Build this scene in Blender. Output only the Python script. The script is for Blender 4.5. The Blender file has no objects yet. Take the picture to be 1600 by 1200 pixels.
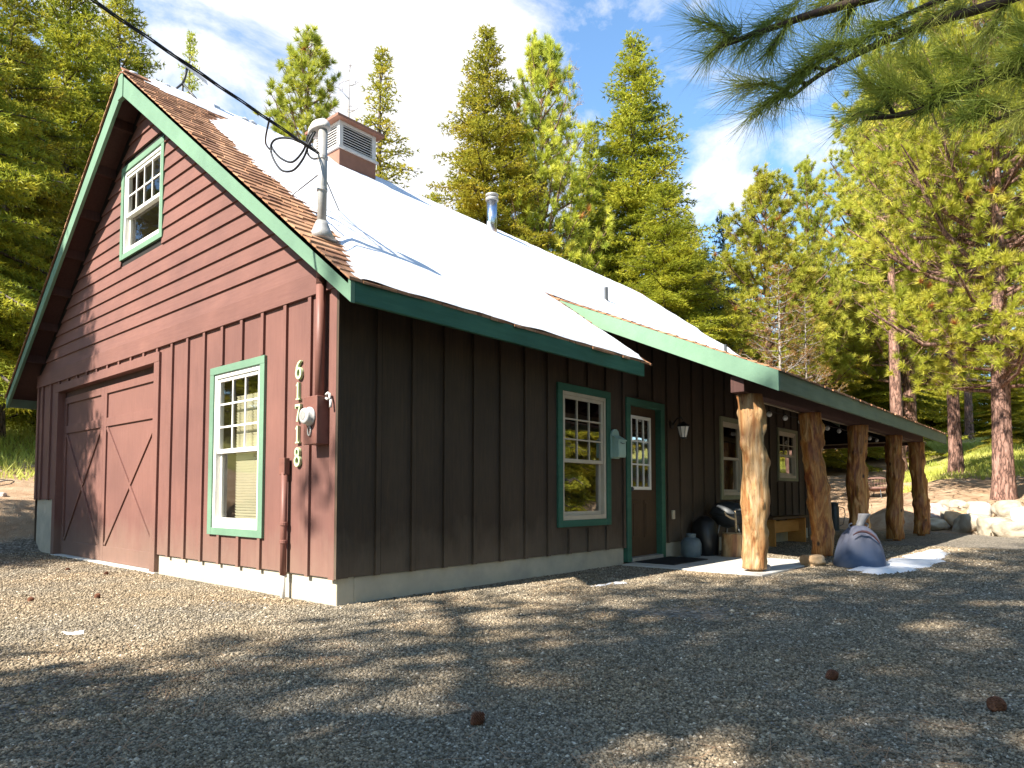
import bpy, bmesh, math, random
import numpy as np
from mathutils import Vector, noise
C = bpy.context.scene.collection
R = math.radians
random.seed(7)

# ---------------------------------------------------------------- terrain
def ss(a, b, t):
    t = min(1, max(0, (t - a) / (b - a))); return t * t * (3 - 2 * t)
def sr(t): return (t + math.sqrt(t * t + 1)) / 2
def T(x, y):
    h = .13 * min(sr(x - 17.5), 45) - .13 * sr(-17.5) + .5 * ss(16.9, 18.2, x) * (1 - ss(-.5, .8, y))
    g = .8 * ss(8.0, 9.6, y + .3 * min(x, 2)) + .2 * min(sr(y - 11), 30)
    return -.235 + h + g

# ---------------------------------------------------------------- materials
def new_mat(name):
    m = bpy.data.materials.new(name); m.use_nodes = True
    nt = m.node_tree; b = nt.nodes['Principled BSDF']
    return m, nt, b
def N(nt, t, **kw):
    n = nt.nodes.new(t)
    for k, v in kw.items(): setattr(n, k, v)
    return n
def ramp(nt, stops):
    r = N(nt, 'ShaderNodeValToRGB'); e = r.color_ramp.elements
    while len(e) < len(stops): e.new(0.5)
    for el, (p, c) in zip(e, stops):
        el.position = p; el.color = (*c, 1)
    return r
def noise_col(nt, scale, map_scale, stops, detail=5, coord='Object', rough=.6, dist=0):
    tc = N(nt, 'ShaderNodeTexCoord'); mp = N(nt, 'ShaderNodeMapping'); mp.inputs['Scale'].default_value = map_scale
    nz = N(nt, 'ShaderNodeTexNoise'); nz.inputs['Scale'].default_value = scale; nz.inputs['Detail'].default_value = detail
    nz.inputs['Roughness'].default_value = rough; nz.inputs['Distortion'].default_value = dist
    nt.links.new(tc.outputs[coord], mp.inputs[0]); nt.links.new(mp.outputs[0], nz.inputs['Vector'])
    r = ramp(nt, stops); nt.links.new(nz.outputs['Fac'], r.inputs[0])
    return r, nz, mp
def bump(nt, b, h, strength=.3, dist=.01):
    bp = N(nt, 'ShaderNodeBump'); bp.inputs['Strength'].default_value = strength; bp.inputs['Distance'].default_value = dist
    nt.links.new(h, bp.inputs['Height']); nt.links.new(bp.outputs[0], b.inputs['Normal']); return bp
def mixc(nt, fac, a, b, mode='MIX'):
    m = N(nt, 'ShaderNodeMix', data_type='RGBA', blend_type=mode)
    for s, v in ((0, fac), (6, a), (7, b)):
        if isinstance(v, (int, float)): m.inputs[s].default_value = v
        elif isinstance(v, tuple): m.inputs[s].default_value = (*v, 1)
        else: nt.links.new(v, m.inputs[s])
    return m.outputs[2]
def simple(name, c1, c2=None, scale=6, ms=(1, 1, 1), rough=.7, metal=0, bs=.25, bd=.004, spec=.3, detail=5):
    m, nt, b = new_mat(name); c2 = c2 or tuple(v * .8 for v in c1)
    r, nz, _ = noise_col(nt, scale, ms, [(.32, c1), (.68, c2)], detail)
    nt.links.new(r.outputs[0], b.inputs['Base Color'])
    b.inputs['Roughness'].default_value = rough; b.inputs['Metallic'].default_value = metal
    b.inputs['Specular IOR Level'].default_value = spec
    if bs: bump(nt, b, nz.outputs['Fac'], bs, bd)
    return m
def wood_paint(name, c1, c2, c3, stretch=(14, 14, .9), grime=None, splash=False):
    """painted / stained rough sawn boards: long streaks, blotches, fine grain"""
    m, nt, b = new_mat(name)
    r, nz, _ = noise_col(nt, 3, stretch, [(.25, c2), (.5, c1), (.78, c3)], 8, rough=.7)
    r2, nz2, _ = noise_col(nt, .9, (1, 1, 1), [(.3, (.80, .80, .82)), (.7, (1.15, 1.13, 1.1))], 4)
    col = mixc(nt, 1, r.outputs[0], r2.outputs[0], 'MULTIPLY')
    if grime:
        r3, nz3, _ = noise_col(nt, 30, (1, 1, 1), [(.70, (1, 1, 1)), (.78, grime)], 2)
        col = mixc(nt, 1, col, r3.outputs[0], 'MULTIPLY')
    if splash:
        tc = N(nt, 'ShaderNodeTexCoord'); sp = N(nt, 'ShaderNodeSeparateXYZ'); nt.links.new(tc.outputs['Object'], sp.inputs[0])
        _, n5, _ = noise_col(nt, 4, (1, 1, .6), [(0, (0, 0, 0)), (1, (1, 1, 1))], 7)
        ma = N(nt, 'ShaderNodeMath', operation='MULTIPLY_ADD'); nt.links.new(n5.outputs['Fac'], ma.inputs[0]); ma.inputs[1].default_value = -.75; nt.links.new(sp.outputs[2], ma.inputs[2])
        mr = N(nt, 'ShaderNodeMapRange'); mr.inputs['From Min'].default_value = -.12; mr.inputs['From Max'].default_value = .28; mr.inputs['To Min'].default_value = .30; mr.inputs['To Max'].default_value = 0
        nt.links.new(ma.outputs[0], mr.inputs[0]); col = mixc(nt, mr.outputs[0], col, (.26, .20, .145))
    nt.links.new(col, b.inputs['Base Color'])
    b.inputs['Roughness'].default_value = .75; b.inputs['Specular IOR Level'].default_value = .25
    _, nf, _ = noise_col(nt, 12, tuple(s * 2 for s in stretch), [(0, (0, 0, 0)), (1, (1, 1, 1))], 6)
    bump(nt, b, nf.outputs['Fac'], .35, .004)
    return m
M = {}
M['siding_red'] = wood_paint('faded red brown siding', (.168, .080, .065), (.145, .068, .056), (.194, .094, .076), grime=(.85, .85, .85), splash=True)
M['siding_lap'] = wood_paint('faded red brown clapboard', (.168, .080, .065), (.145, .068, .056), (.194, .094, .076), stretch=(14, .9, 14))
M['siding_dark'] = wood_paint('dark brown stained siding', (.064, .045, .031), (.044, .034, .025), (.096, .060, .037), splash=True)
M['near_black'] = simple('near black batten shadow and panels', (.012, .008, .007), bs=0, rough=.9)  # paints the shadow lines beside the battens, also covers dark panels
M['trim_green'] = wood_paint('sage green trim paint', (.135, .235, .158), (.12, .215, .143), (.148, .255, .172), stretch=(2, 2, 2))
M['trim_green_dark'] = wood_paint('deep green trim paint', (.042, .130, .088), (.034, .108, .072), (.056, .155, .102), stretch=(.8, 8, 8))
M['window_olive'] = wood_paint('sun faded olive window trim', (.27, .27, .17), (.22, .23, .15), (.31, .30, .19), stretch=(4, 4, 4))
M['trim_olive'] = wood_paint('weathered green fascia paint', (.15, .19, .125), (.12, .155, .10), (.18, .215, .15), stretch=(.8, 8, 8))
M['white'] = simple('white vinyl', (.80, .78, .72), (.74, .72, .66), rough=.4, bs=.05)
M['cream'] = simple('cream window frame', (.55, .47, .36), (.48, .41, .31), rough=.5, bs=.05)
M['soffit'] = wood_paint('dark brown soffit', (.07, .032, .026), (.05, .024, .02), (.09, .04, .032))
M['soffit_tan'] = wood_paint('tan porch board', (.40, .30, .20), (.34, .25, .17), (.46, .35, .24), stretch=(1, 14, 14))
M['concrete'] = simple('foundation concrete', (.50, .445, .34), (.36, .33, .27), scale=3, rough=.9, bs=.5, bd=.01)
M['slab'] = simple('pale concrete slab', (.55, .53, .48), (.47, .45, .41), scale=8, rough=.9, bs=.2)
M['shingle'] = None
M['dark_void'] = simple('dark interior', (.02, .018, .016), bs=0, rough=.9)
M['interior'] = simple('interior wall', (.16, .12, .08), bs=0, rough=.9)
M['blind'] = simple('cream window blind', (.72, .66, .46), (.68, .62, .43), bs=0, rough=.6)
M['grey_metal'] = simple('weathered galvanised pipe', (.42, .41, .39), (.34, .33, .31), scale=14, rough=.45, metal=.3, bs=.1)
M['white_metal'] = simple('pale grey metal', (.62, .60, .57), (.5, .48, .46), scale=10, rough=.5, bs=.1)
M['steel'] = simple('shiny stovepipe steel', (.62, .66, .72), (.5, .54, .6), scale=3, ms=(1, 1, 6), rough=.22, metal=1, bs=.02)
M['dark_metal'] = simple('dark grey metal', (.05, .055, .06), (.035, .04, .045), rough=.45, bs=.05, spec=.5)
M['black'] = simple('black plastic', (.015, .015, .016), (.01, .01, .011), rough=.4, bs=.05, spec=.5)
M['cable'] = simple('black cable', (.02, .022, .025), bs=0, rough=.5)
M['conduit'] = simple('brown painted conduit', (.20, .09, .07), (.17, .075, .06), scale=8, rough=.5, bs=.1)
M['box_brown'] = simple('brown painted meter box', (.20, .09, .07), (.14, .06, .048), scale=8, rough=.45, bs=.1)
M['number'] = simple('pale green number enamel', (.50, .62, .36), (.44, .56, .33), rough=.5, bs=.1)
M['mailbox'] = simple('pale aqua painted metal', (.36, .50, .42), (.28, .42, .36), scale=9, rough=.45, bs=.1)
M['door_brown'] = wood_paint('brown painted door', (.075, .045, .024), (.058, .035, .02), (.09, .054, .03))
M['mat'] = simple('dark rubber doormat', (.022, .022, .024), (.014, .014, .015), scale=60, rough=.9, bs=.6)
M['bench'] = wood_paint('orange stained bench wood', (.58, .27, .07), (.48, .21, .055), (.66, .33, .10), stretch=(1, 12, 12))
M['bench_top'] = wood_paint('dark bench seat', (.12, .07, .035), (.09, .05, .03), (.15, .09, .045), stretch=(1, 12, 12))
M['blue_cloth'] = None
M['propane'] = simple('grey blue enamel tank', (.13, .17, .19), (.09, .12, .14), rough=.4, bs=.05)
M['fire_steel'] = simple('rusty fire bowl steel', (.22, .12, .09), (.12, .07, .06), scale=12, rough=.7, bs=.2)
M['paper'] = simple('white litter paper', (.8, .8, .78), bs=0)
M['cone'] = simple('pine cone scales', (.24, .10, .055), (.10, .04, .022), scale=60, rough=.7, bs=.2)

def bulb_glass():
    m, nt, b = new_mat('clear bulb glass'); b.inputs['Base Color'].default_value = (.8, .78, .74, 1)
    b.inputs['Roughness'].default_value = .12; b.inputs['Specular IOR Level'].default_value = .8
    return m
M['bulb'] = bulb_glass()

def glass_mat(name, fac=.2, tint=(.9, .92, .9), wob=.012, add=.6):
    m, nt, b = new_mat(name); nt.nodes.remove(b); out = nt.nodes['Material Output']
    tr = N(nt, 'ShaderNodeBsdfTransparent'); tr.inputs[0].default_value = (*tint, 1)
    gl = N(nt, 'ShaderNodeBsdfGlossy'); gl.inputs['Roughness'].default_value = .015
    _, nz, _ = noise_col(nt, 2.2, (1, 1, 1), [(0, (0, 0, 0)), (1, (1, 1, 1))], 1)
    bp = N(nt, 'ShaderNodeBump'); bp.inputs['Strength'].default_value = .25; bp.inputs['Distance'].default_value = wob
    nt.links.new(nz.outputs['Fac'], bp.inputs['Height']); nt.links.new(bp.outputs[0], gl.inputs['Normal'])
    lw = N(nt, 'ShaderNodeLayerWeight'); lw.inputs['Blend'].default_value = .35
    mr = N(nt, 'ShaderNodeMapRange'); mr.inputs['From Min'].default_value = 0; mr.inputs['From Max'].default_value = 1
    mr.inputs['To Min'].default_value = fac; mr.inputs['To Max'].default_value = min(1, fac + add)
    nt.links.new(lw.outputs['Fresnel'], mr.inputs[0])
    mx = N(nt, 'ShaderNodeMixShader'); nt.links.new(mr.outputs[0], mx.inputs[0])
    nt.links.new(tr.outputs[0], mx.inputs[1]); nt.links.new(gl.outputs[0], mx.inputs[2]); nt.links.new(mx.outputs[0], out.inputs[0])
    return m
M['glass'] = glass_mat('window glass', .06, add=.16)
M['glass_shade'] = glass_mat('window glass, strong mirror', .42)

def shingle_mat():
    m, nt, b = new_mat('weathered cedar roof shingles')
    tc = N(nt, 'ShaderNodeTexCoord'); mp = N(nt, 'ShaderNodeMapping'); mp.inputs['Scale'].default_value = (5.5, 5.6, .01)
    vo = N(nt, 'ShaderNodeTexVoronoi'); vo.inputs['Scale'].default_value = 1.0
    nt.links.new(tc.outputs['Object'], mp.inputs[0]); nt.links.new(mp.outputs[0], vo.inputs['Vector'])
    sx = N(nt, 'ShaderNodeSeparateColor'); nt.links.new(vo.outputs['Color'], sx.inputs[0])
    r = ramp(nt, [(0, (.22, .10, .05)), (.5, (.36, .175, .085)), (1, (.46, .25, .135))]); nt.links.new(sx.outputs[0], r.inputs[0])
    r2, nz, _ = noise_col(nt, 9, (6, 1, 1), [(.3, (.75, .75, .75)), (.7, (1.1, 1.1, 1.1))], 5)
    nt.links.new(mixc(nt, 1, r.outputs[0], r2.outputs[0], 'MULTIPLY'), b.inputs['Base Color'])
    b.inputs['Roughness'].default_value = .85; bump(nt, b, nz.outputs['Fac'], .4, .006)
    return m
M['shingle'] = shingle_mat()

def snow_mat():
    m, nt, b = new_mat('melting snow'); b.inputs['Base Color'].default_value = (.86, .87, .90, 1)
    b.inputs['Roughness'].default_value = .6
    b.inputs['Subsurface Weight'].default_value = .0
    _, nz, _ = noise_col(nt, 3, (1, 1, 1), [(0, (0, 0, 0)), (1, (1, 1, 1))], 8)
    r_, _, _ = noise_col(nt, 26, (1, 1, 1), [(.72, (.74, .75, .78)), (.78, (.34, .27, .20))], 2); r5, _, _ = noise_col(nt, 1.4, (1, 1, 1), [(.3, (1, 1, 1)), (.75, (.86, .88, .92))], 6)
    nt.links.new(mixc(nt, 1, r_.outputs[0], r5.outputs[0], 'MULTIPLY'), b.inputs['Base Color'])
    bump(nt, b, nz.outputs['Fac'], .6, .03); return m
M['snow'] = snow_mat()

def log_mat(name='peeled juniper log', stops=None, dist=.8):
    m, nt, b = new_mat(name)
    r, nz, _ = noise_col(nt, 1.9, (4, 4, .9), stops or [(.25, (.16, .05, .02)), (.40, (.30, .13, .045)), (.52, (.42, .25, .11)), (.66, (.48, .35, .21)), (.8, (.36, .32, .27))], 7, dist=dist)
    r2, n2, _ = noise_col(nt, 7, (6, 6, .5), [(.35, (.7, .66, .62)), (.6, (1.1, 1.1, 1.08))], 6)
    vo = N(nt, 'ShaderNodeTexVoronoi'); vo.inputs['Scale'].default_value = 3.1
    tc = N(nt, 'ShaderNodeTexCoord'); mp = N(nt, 'ShaderNodeMapping'); mp.inputs['Scale'].default_value = (1.6, 1.6, 1)
    nt.links.new(tc.outputs['Object'], mp.inputs[0]); nt.links.new(mp.outputs[0], vo.inputs['Vector'])
    kr = ramp(nt, [(.07, (.10, .05, .03)), (.15, (1, 1, 1))]); nt.links.new(vo.outputs['Distance'], kr.inputs[0])
    r4, n4, _ = noise_col(nt, 2.6, (9, 9, .35), [(.485, (1, 1, 1)), (.50, (.28, .22, .18)), (.515, (1, 1, 1))], 3)
    c = mixc(nt, 1, r.outputs[0], r2.outputs[0], 'MULTIPLY'); c = mixc(nt, 1, c, kr.outputs[0], 'MULTIPLY'); c = mixc(nt, .75, c, r4.outputs[0], 'MULTIPLY')
    nt.links.new(c, b.inputs['Base Color']); b.inputs['Roughness'].default_value = .5
    bump(nt, b, n2.outputs['Fac'], .5, .02); return m
M['log'] = log_mat()
M['log_dark'] = log_mat('stained peeled log', [(.25, (.06, .016, .008)), (.40, (.22, .065, .018)), (.53, (.42, .18, .045)), (.66, (.50, .30, .12)), (.82, (.34, .27, .18))], 1.5)
M['cupola_brown'] = simple('brown cupola paint', (.27, .13, .085), (.22, .105, .07), scale=7, rough=.6)
M['log_end'] = simple('sawn log face', (.55, .42, .26), (.42, .30, .17), scale=14, rough=.8)

def cloth_mat():
    m, nt, b = new_mat('faded blue glaze')
    tc = N(nt, 'ShaderNodeTexCoord'); sp = N(nt, 'ShaderNodeSeparateXYZ'); nt.links.new(tc.outputs['Object'], sp.inputs[0])
    r, nz, _ = noise_col(nt, 3, (1, 1, 1), [(.35, (.045, .080, .16)), (.6, (.09, .12, .19))], 5)
    mr = N(nt, 'ShaderNodeMapRange'); mr.inputs['From Min'].default_value = .12; mr.inputs['From Max'].default_value = .4
    nt.links.new(sp.outputs[2], mr.inputs[0])
    c = mixc(nt, mr.outputs[0], r.outputs[0], (.13, .135, .18)); nt.links.new(c, b.inputs['Base Color'])
    b.inputs['Roughness'].default_value = .7; bump(nt, b, nz.outputs['Fac'], .3, .01); return m
M['blue_cloth'] = cloth_mat()
M['blue_neck'] = simple('grey glazed neck', (.26, .25, .26), (.2, .2, .21), rough=.5)
M['rust_rim'] = simple('rusty red rim', (.15, .065, .06), (.11, .06, .065), rough=.7)

def bark(name, cols, sc=(5, 5, 1.2), big=1.5):
    m, nt, b = new_mat(name)
    tc = N(nt, 'ShaderNodeTexCoord'); mp = N(nt, 'ShaderNodeMapping'); mp.inputs['Scale'].default_value = sc
    vo = N(nt, 'ShaderNodeTexVoronoi', feature='DISTANCE_TO_EDGE'); vo.inputs['Scale'].default_value = 1.6
    nz = N(nt, 'ShaderNodeTexNoise'); nz.inputs['Scale'].default_value = 3; nz.inputs['Detail'].default_value = 6
    nt.links.new(tc.outputs['Object'], mp.inputs[0]); nt.links.new(mp.outputs[0], nz.inputs['Vector'])
    va = N(nt, 'ShaderNodeVectorMath', operation='ADD'); nt.links.new(mp.outputs[0], va.inputs[0]); nt.links.new(nz.outputs['Color'], va.inputs[1])
    nt.links.new(va.outputs[0], vo.inputs['Vector'])
    r = ramp(nt, [(.02, cols[0]), (.12, cols[1]), (.4, cols[2])]); nt.links.new(vo.outputs['Distance'], r.inputs[0])
    r2 = ramp(nt, [(.3, (.75, .75, .75)), (.7, (1.15, 1.12, 1.1))]); nt.links.new(nz.outputs['Fac'], r2.inputs[0])
    nt.links.new(mixc(nt, 1, r.outputs[0], r2.outputs[0], 'MULTIPLY'), b.inputs['Base Color'])
    b.inputs['Roughness'].default_value = .9; bump(nt, b, vo.outputs['Distance'], .8, .05); return m
M['bark_pine'] = bark('ponderosa bark', [(.07, .035, .025), (.24, .13, .095), (.36, .22, .17)])
M['bark_fir'] = bark('grey fir bark', [(.04, .03, .025), (.12, .09, .07), (.20, .16, .13)])
M['bark_dead'] = simple('bleached dead wood', (.34, .30, .26), (.22, .19, .16), scale=8)
M['twig'] = simple('dark pine twig', (.06, .035, .025), (.04, .025, .02), scale=20)

def foliage(name, stops, clump=1.1, trans=.38, tcol=None, dead=None):
    m, nt, b = new_mat(name); out = nt.nodes['Material Output']
    r, nz, _ = noise_col(nt, clump, (1, 1, 1), stops, 4)
    oi = N(nt, 'ShaderNodeObjectInfo')
    hs = N(nt, 'ShaderNodeHueSaturation'); mr = N(nt, 'ShaderNodeMapRange')
    mr.inputs['To Min'].default_value = .495; mr.inputs['To Max'].default_value = .518
    nt.links.new(oi.outputs['Random'], mr.inputs[0]); nt.links.new(mr.outputs[0], hs.inputs['Hue'])
    m2 = N(nt, 'ShaderNodeMapRange'); m2.inputs['To Min'].default_value = .8; m2.inputs['To Max'].default_value = 1.2
    mu = N(nt, 'ShaderNodeMath', operation='MULTIPLY'); mu.inputs[1].default_value = 7.3
    fr = N(nt, 'ShaderNodeMath', operation='FRACT'); nt.links.new(oi.outputs['Random'], mu.inputs[0]); nt.links.new(mu.outputs[0], fr.inputs[0])
    nt.links.new(fr.outputs[0], m2.inputs[0]); nt.links.new(m2.outputs[0], hs.inputs['Value'])
    col = r.outputs[0]
    if dead:
        rd, nd, _ = noise_col(nt, .8, (1, 1, 1), [(dead[0], (0, 0, 0)), (dead[0] + .03, (1, 1, 1))], 2)
        col = mixc(nt, rd.outputs[0], col, dead[1])
    nt.links.new(col, hs.inputs['Color'])
    nt.links.new(hs.outputs[0], b.inputs['Base Color']); b.inputs['Roughness'].default_value = .55; b.inputs['Specular IOR Level'].default_value = .25
    tl = N(nt, 'ShaderNodeBsdfTranslucent'); nt.links.new(hs.outputs[0], tl.inputs[0])
    mx = N(nt, 'ShaderNodeMixShader'); mx.inputs[0].default_value = trans
    nt.links.new(b.outputs[0], mx.inputs[1]); nt.links.new(tl.outputs[0], mx.inputs[2]); nt.links.new(mx.outputs[0], out.inputs[0])
    return m
M['fir'] = foliage('fir needles', [(.3, (.17, .21, .027)), (.5, (.36, .36, .038)), (.68, (.54, .46, .055))])
M['fir_yellow'] = foliage('sunlit yellow green fir needles', [(.3, (.22, .24, .028)), (.5, (.42, .40, .042)), (.68, (.56, .46, .055))])
M['pine'] = foliage('ponderosa needles', [(.3, (.24, .28, .032)), (.5, (.44, .44, .052)), (.68, (.58, .52, .09))], dead=(.67, (.38, .15, .045)))
M['pine_near'] = foliage('pine needles overhead', [(.3, (.13, .19, .035)), (.5, (.31, .36, .06)), (.7, (.52, .50, .12))], clump=2.5, trans=.25)
M['spruce'] = foliage('blue green spruce needles', [(.3, (.015, .045, .035)), (.6, (.03, .08, .06))])
M['dead_leaf'] = foliage('rust brown dead needles', [(.3, (.20, .12, .04)), (.55, (.34, .18, .06)), (.7, (.22, .22, .06))])
M['dead_pink'] = foliage('bleached dead twigs', [(.3, (.30, .22, .19)), (.7, (.42, .32, .27))])
M['grass'] = foliage('sunlit grass blades', [(.3, (.26, .30, .05)), (.5, (.44, .44, .09)), (.7, (.58, .52, .18))], clump=.35)
M['needle_litter'] = simple('fallen pine needles', (.36, .22, .12), (.24, .14, .08), scale=30, bs=0)

def ground_mat():
    m, nt, b = new_mat('gravel drive, dirt and grass')
    tc = N(nt, 'ShaderNodeTexCoord'); sp = N(nt, 'ShaderNodeSeparateXYZ'); nt.links.new(tc.outputs['Object'], sp.inputs[0])
    def vor(scale, feat='F1'):
        v = N(nt, 'ShaderNodeTexVoronoi', feature=feat); v.inputs['Scale'].default_value = scale
        nt.links.new(tc.outputs['Object'], v.inputs['Vector']); return v
    v1 = vor(42); v2 = vor(95)
    s1 = N(nt, 'ShaderNodeSeparateColor'); nt.links.new(v1.outputs['Color'], s1.inputs[0])
    gr = ramp(nt, [(0, (.12, .105, .082)), (.45, (.21, .185, .15)), (.8, (.30, .265, .215)), (1, (.44, .40, .35))]); nt.links.new(s1.outputs[0], gr.inputs[0])
    n1, nz1, _ = noise_col(nt, .7, (1, 1, 1), [(.3, (.85, .84, .84)), (.7, (1.15, 1.13, 1.08))], 5)
    gravel = mixc(nt, 1, gr.outputs[0], n1.outputs[0], 'MULTIPLY')
    d1, nzd, _ = noise_col(nt, 2.2, (1, 1, 1), [(.3, (.30, .17, .09)), (.5, (.44, .30, .19)), (.7, (.55, .42, .28))], 9, rough=.75)
    g1, nzg, _ = noise_col(nt, .5, (1, 1, 1), [(.3, (.22, .24, .05)), (.55, (.38, .36, .10)), (.75, (.50, .42, .18))], 7)
    def lin(axis, a, bb):
        mr = N(nt, 'ShaderNodeMapRange'); mr.inputs['From Min'].default_value = a; mr.inputs['From Max'].default_value = bb
        nt.links.new(sp.outputs[axis], mr.inputs[0]); return mr.outputs[0]
    def noisy(v, k=.9):
        a = N(nt, 'ShaderNodeMath', operation='SUBTRACT'); nt.links.new(nz1.outputs['Fac'], a.inputs[0]); a.inputs[1].default_value = .5
        c = N(nt, 'ShaderNodeMath', operation='MULTIPLY_ADD'); nt.links.new(a.outputs[0], c.inputs[0]); c.inputs[1].default_value = k * 2; nt.links.new(v, c.inputs[2])
        r = ramp(nt, [(.42, (0, 0, 0)), (.58, (1, 1, 1))]); nt.links.new(c.outputs[0], r.inputs[0]); return r.outputs[0]
    dirtx = noisy(lin(0, 13.5, 18.5), .35); dirty = noisy(lin(1, 7.6, 9.4), .35)
    mxm = N(nt, 'ShaderNodeMath', operation='MAXIMUM'); nt.links.new(dirtx, mxm.inputs[0]); nt.links.new(dirty, mxm.inputs[1])
    grx = noisy(lin(0, 26, 31), .5); gry = noisy(lin(1, 13.5, 17), .5)
    # the track in the yard behind the porch stays bare dirt
    bare = N(nt, 'ShaderNodeMath', operation='SUBTRACT'); bare.inputs[0].default_value = 1
    br = N(nt, 'ShaderNodeMapRange'); br.inputs['From Min'].default_value = 1.5; br.inputs['From Max'].default_value = 3.0
    nt.links.new(sp.outputs[1], br.inputs[0]); nt.links.new(br.outputs[0], bare.inputs[1])
    gx = N(nt, 'ShaderNodeMath', operation='MULTIPLY'); nt.links.new(grx, gx.inputs[0]); nt.links.new(bare.outputs[0], gx.inputs[1])
    gm = N(nt, 'ShaderNodeMath', operation='MAXIMUM'); nt.links.new(gx.outputs[0], gm.inputs[0]); nt.links.new(gry, gm.inputs[1])
    c = mixc(nt, mxm.outputs[0], gravel, d1.outputs[0]); c = mixc(nt, gm.outputs[0], c, g1.outputs[0])
    nt.links.new(c, b.inputs['Base Color']); b.inputs['Roughness'].default_value = .95; b.inputs['Specular IOR Level'].default_value = .15
    ad = N(nt, 'ShaderNodeMath', operation='ADD'); nt.links.new(v1.outputs['Distance'], ad.inputs[0]); nt.links.new(v2.outputs['Distance'], ad.inputs[1])
    inv = N(nt, 'ShaderNodeMath', operation='MULTIPLY'); inv.inputs[1].default_value = -1; nt.links.new(ad.outputs[0], inv.inputs[0])
    bump(nt, b, inv.outputs[0], .9, .018); return m
M['ground'] = ground_mat()
def stone_mat(name, stops):
    m, nt, b = new_mat(name)
    r, nz, _ = noise_col(nt, 3, (1, 1, 1), stops, 8)
    oi = N(nt, 'ShaderNodeObjectInfo'); mr = N(nt, 'ShaderNodeMapRange'); mr.inputs['To Min'].default_value = .82; mr.inputs['To Max'].default_value = 1.12
    nt.links.new(oi.outputs['Random'], mr.inputs[0]); hs = N(nt, 'ShaderNodeHueSaturation'); nt.links.new(mr.outputs[0], hs.inputs['Value'])
    nt.links.new(r.outputs[0], hs.inputs['Color']); nt.links.new(hs.outputs[0], b.inputs['Base Color'])
    b.inputs['Roughness'].default_value = .85; bump(nt, b, nz.outputs['Fac'], 1.0, .07); return m
M['boulder'] = stone_mat('pale sandstone', [(.3, (.22, .17, .12)), (.5, (.36, .31, .23)), (.75, (.46, .42, .34))])
M['boulder_orange'] = stone_mat('orange sandstone', [(.3, (.42, .24, .12)), (.55, (.54, .36, .20)), (.75, (.62, .50, .36))])
M['boulder_white'] = stone_mat('white stone', [(.3, (.38, .36, .31)), (.7, (.56, .55, .51))])
M['boulder_pink'] = stone_mat('pinkish grey stone', [(.3, (.38, .28, .24)), (.7, (.54, .46, .42))])
def gravel_mat():
    m, nt, b = new_mat('crushed gravel')
    g = N(nt, 'ShaderNodeNewGeometry')
    r = ramp(nt, [(0, (.09, .078, .060)), (.35, (.17, .150, .120)), (.75, (.28, .25, .20)), (.97, (.38, .34, .28)), (1, (.66, .62, .56))])
    nt.links.new(g.outputs['Random Per Island'], r.inputs[0])
    r2, _, _ = noise_col(nt, .8, (1, 1, 1), [(.35, (1.22, 1.04, .82)), (.6, (1.02, .97, .88)), (.75, (.84, .82, .78))], 6)
    nt.links.new(mixc(nt, 1, r.outputs[0], r2.outputs[0], 'MULTIPLY'), b.inputs['Base Color'])
    b.inputs['Roughness'].default_value = .9; b.inputs['Specular IOR Level'].default_value = .2; return m
M['gravel'] = gravel_mat()

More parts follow.
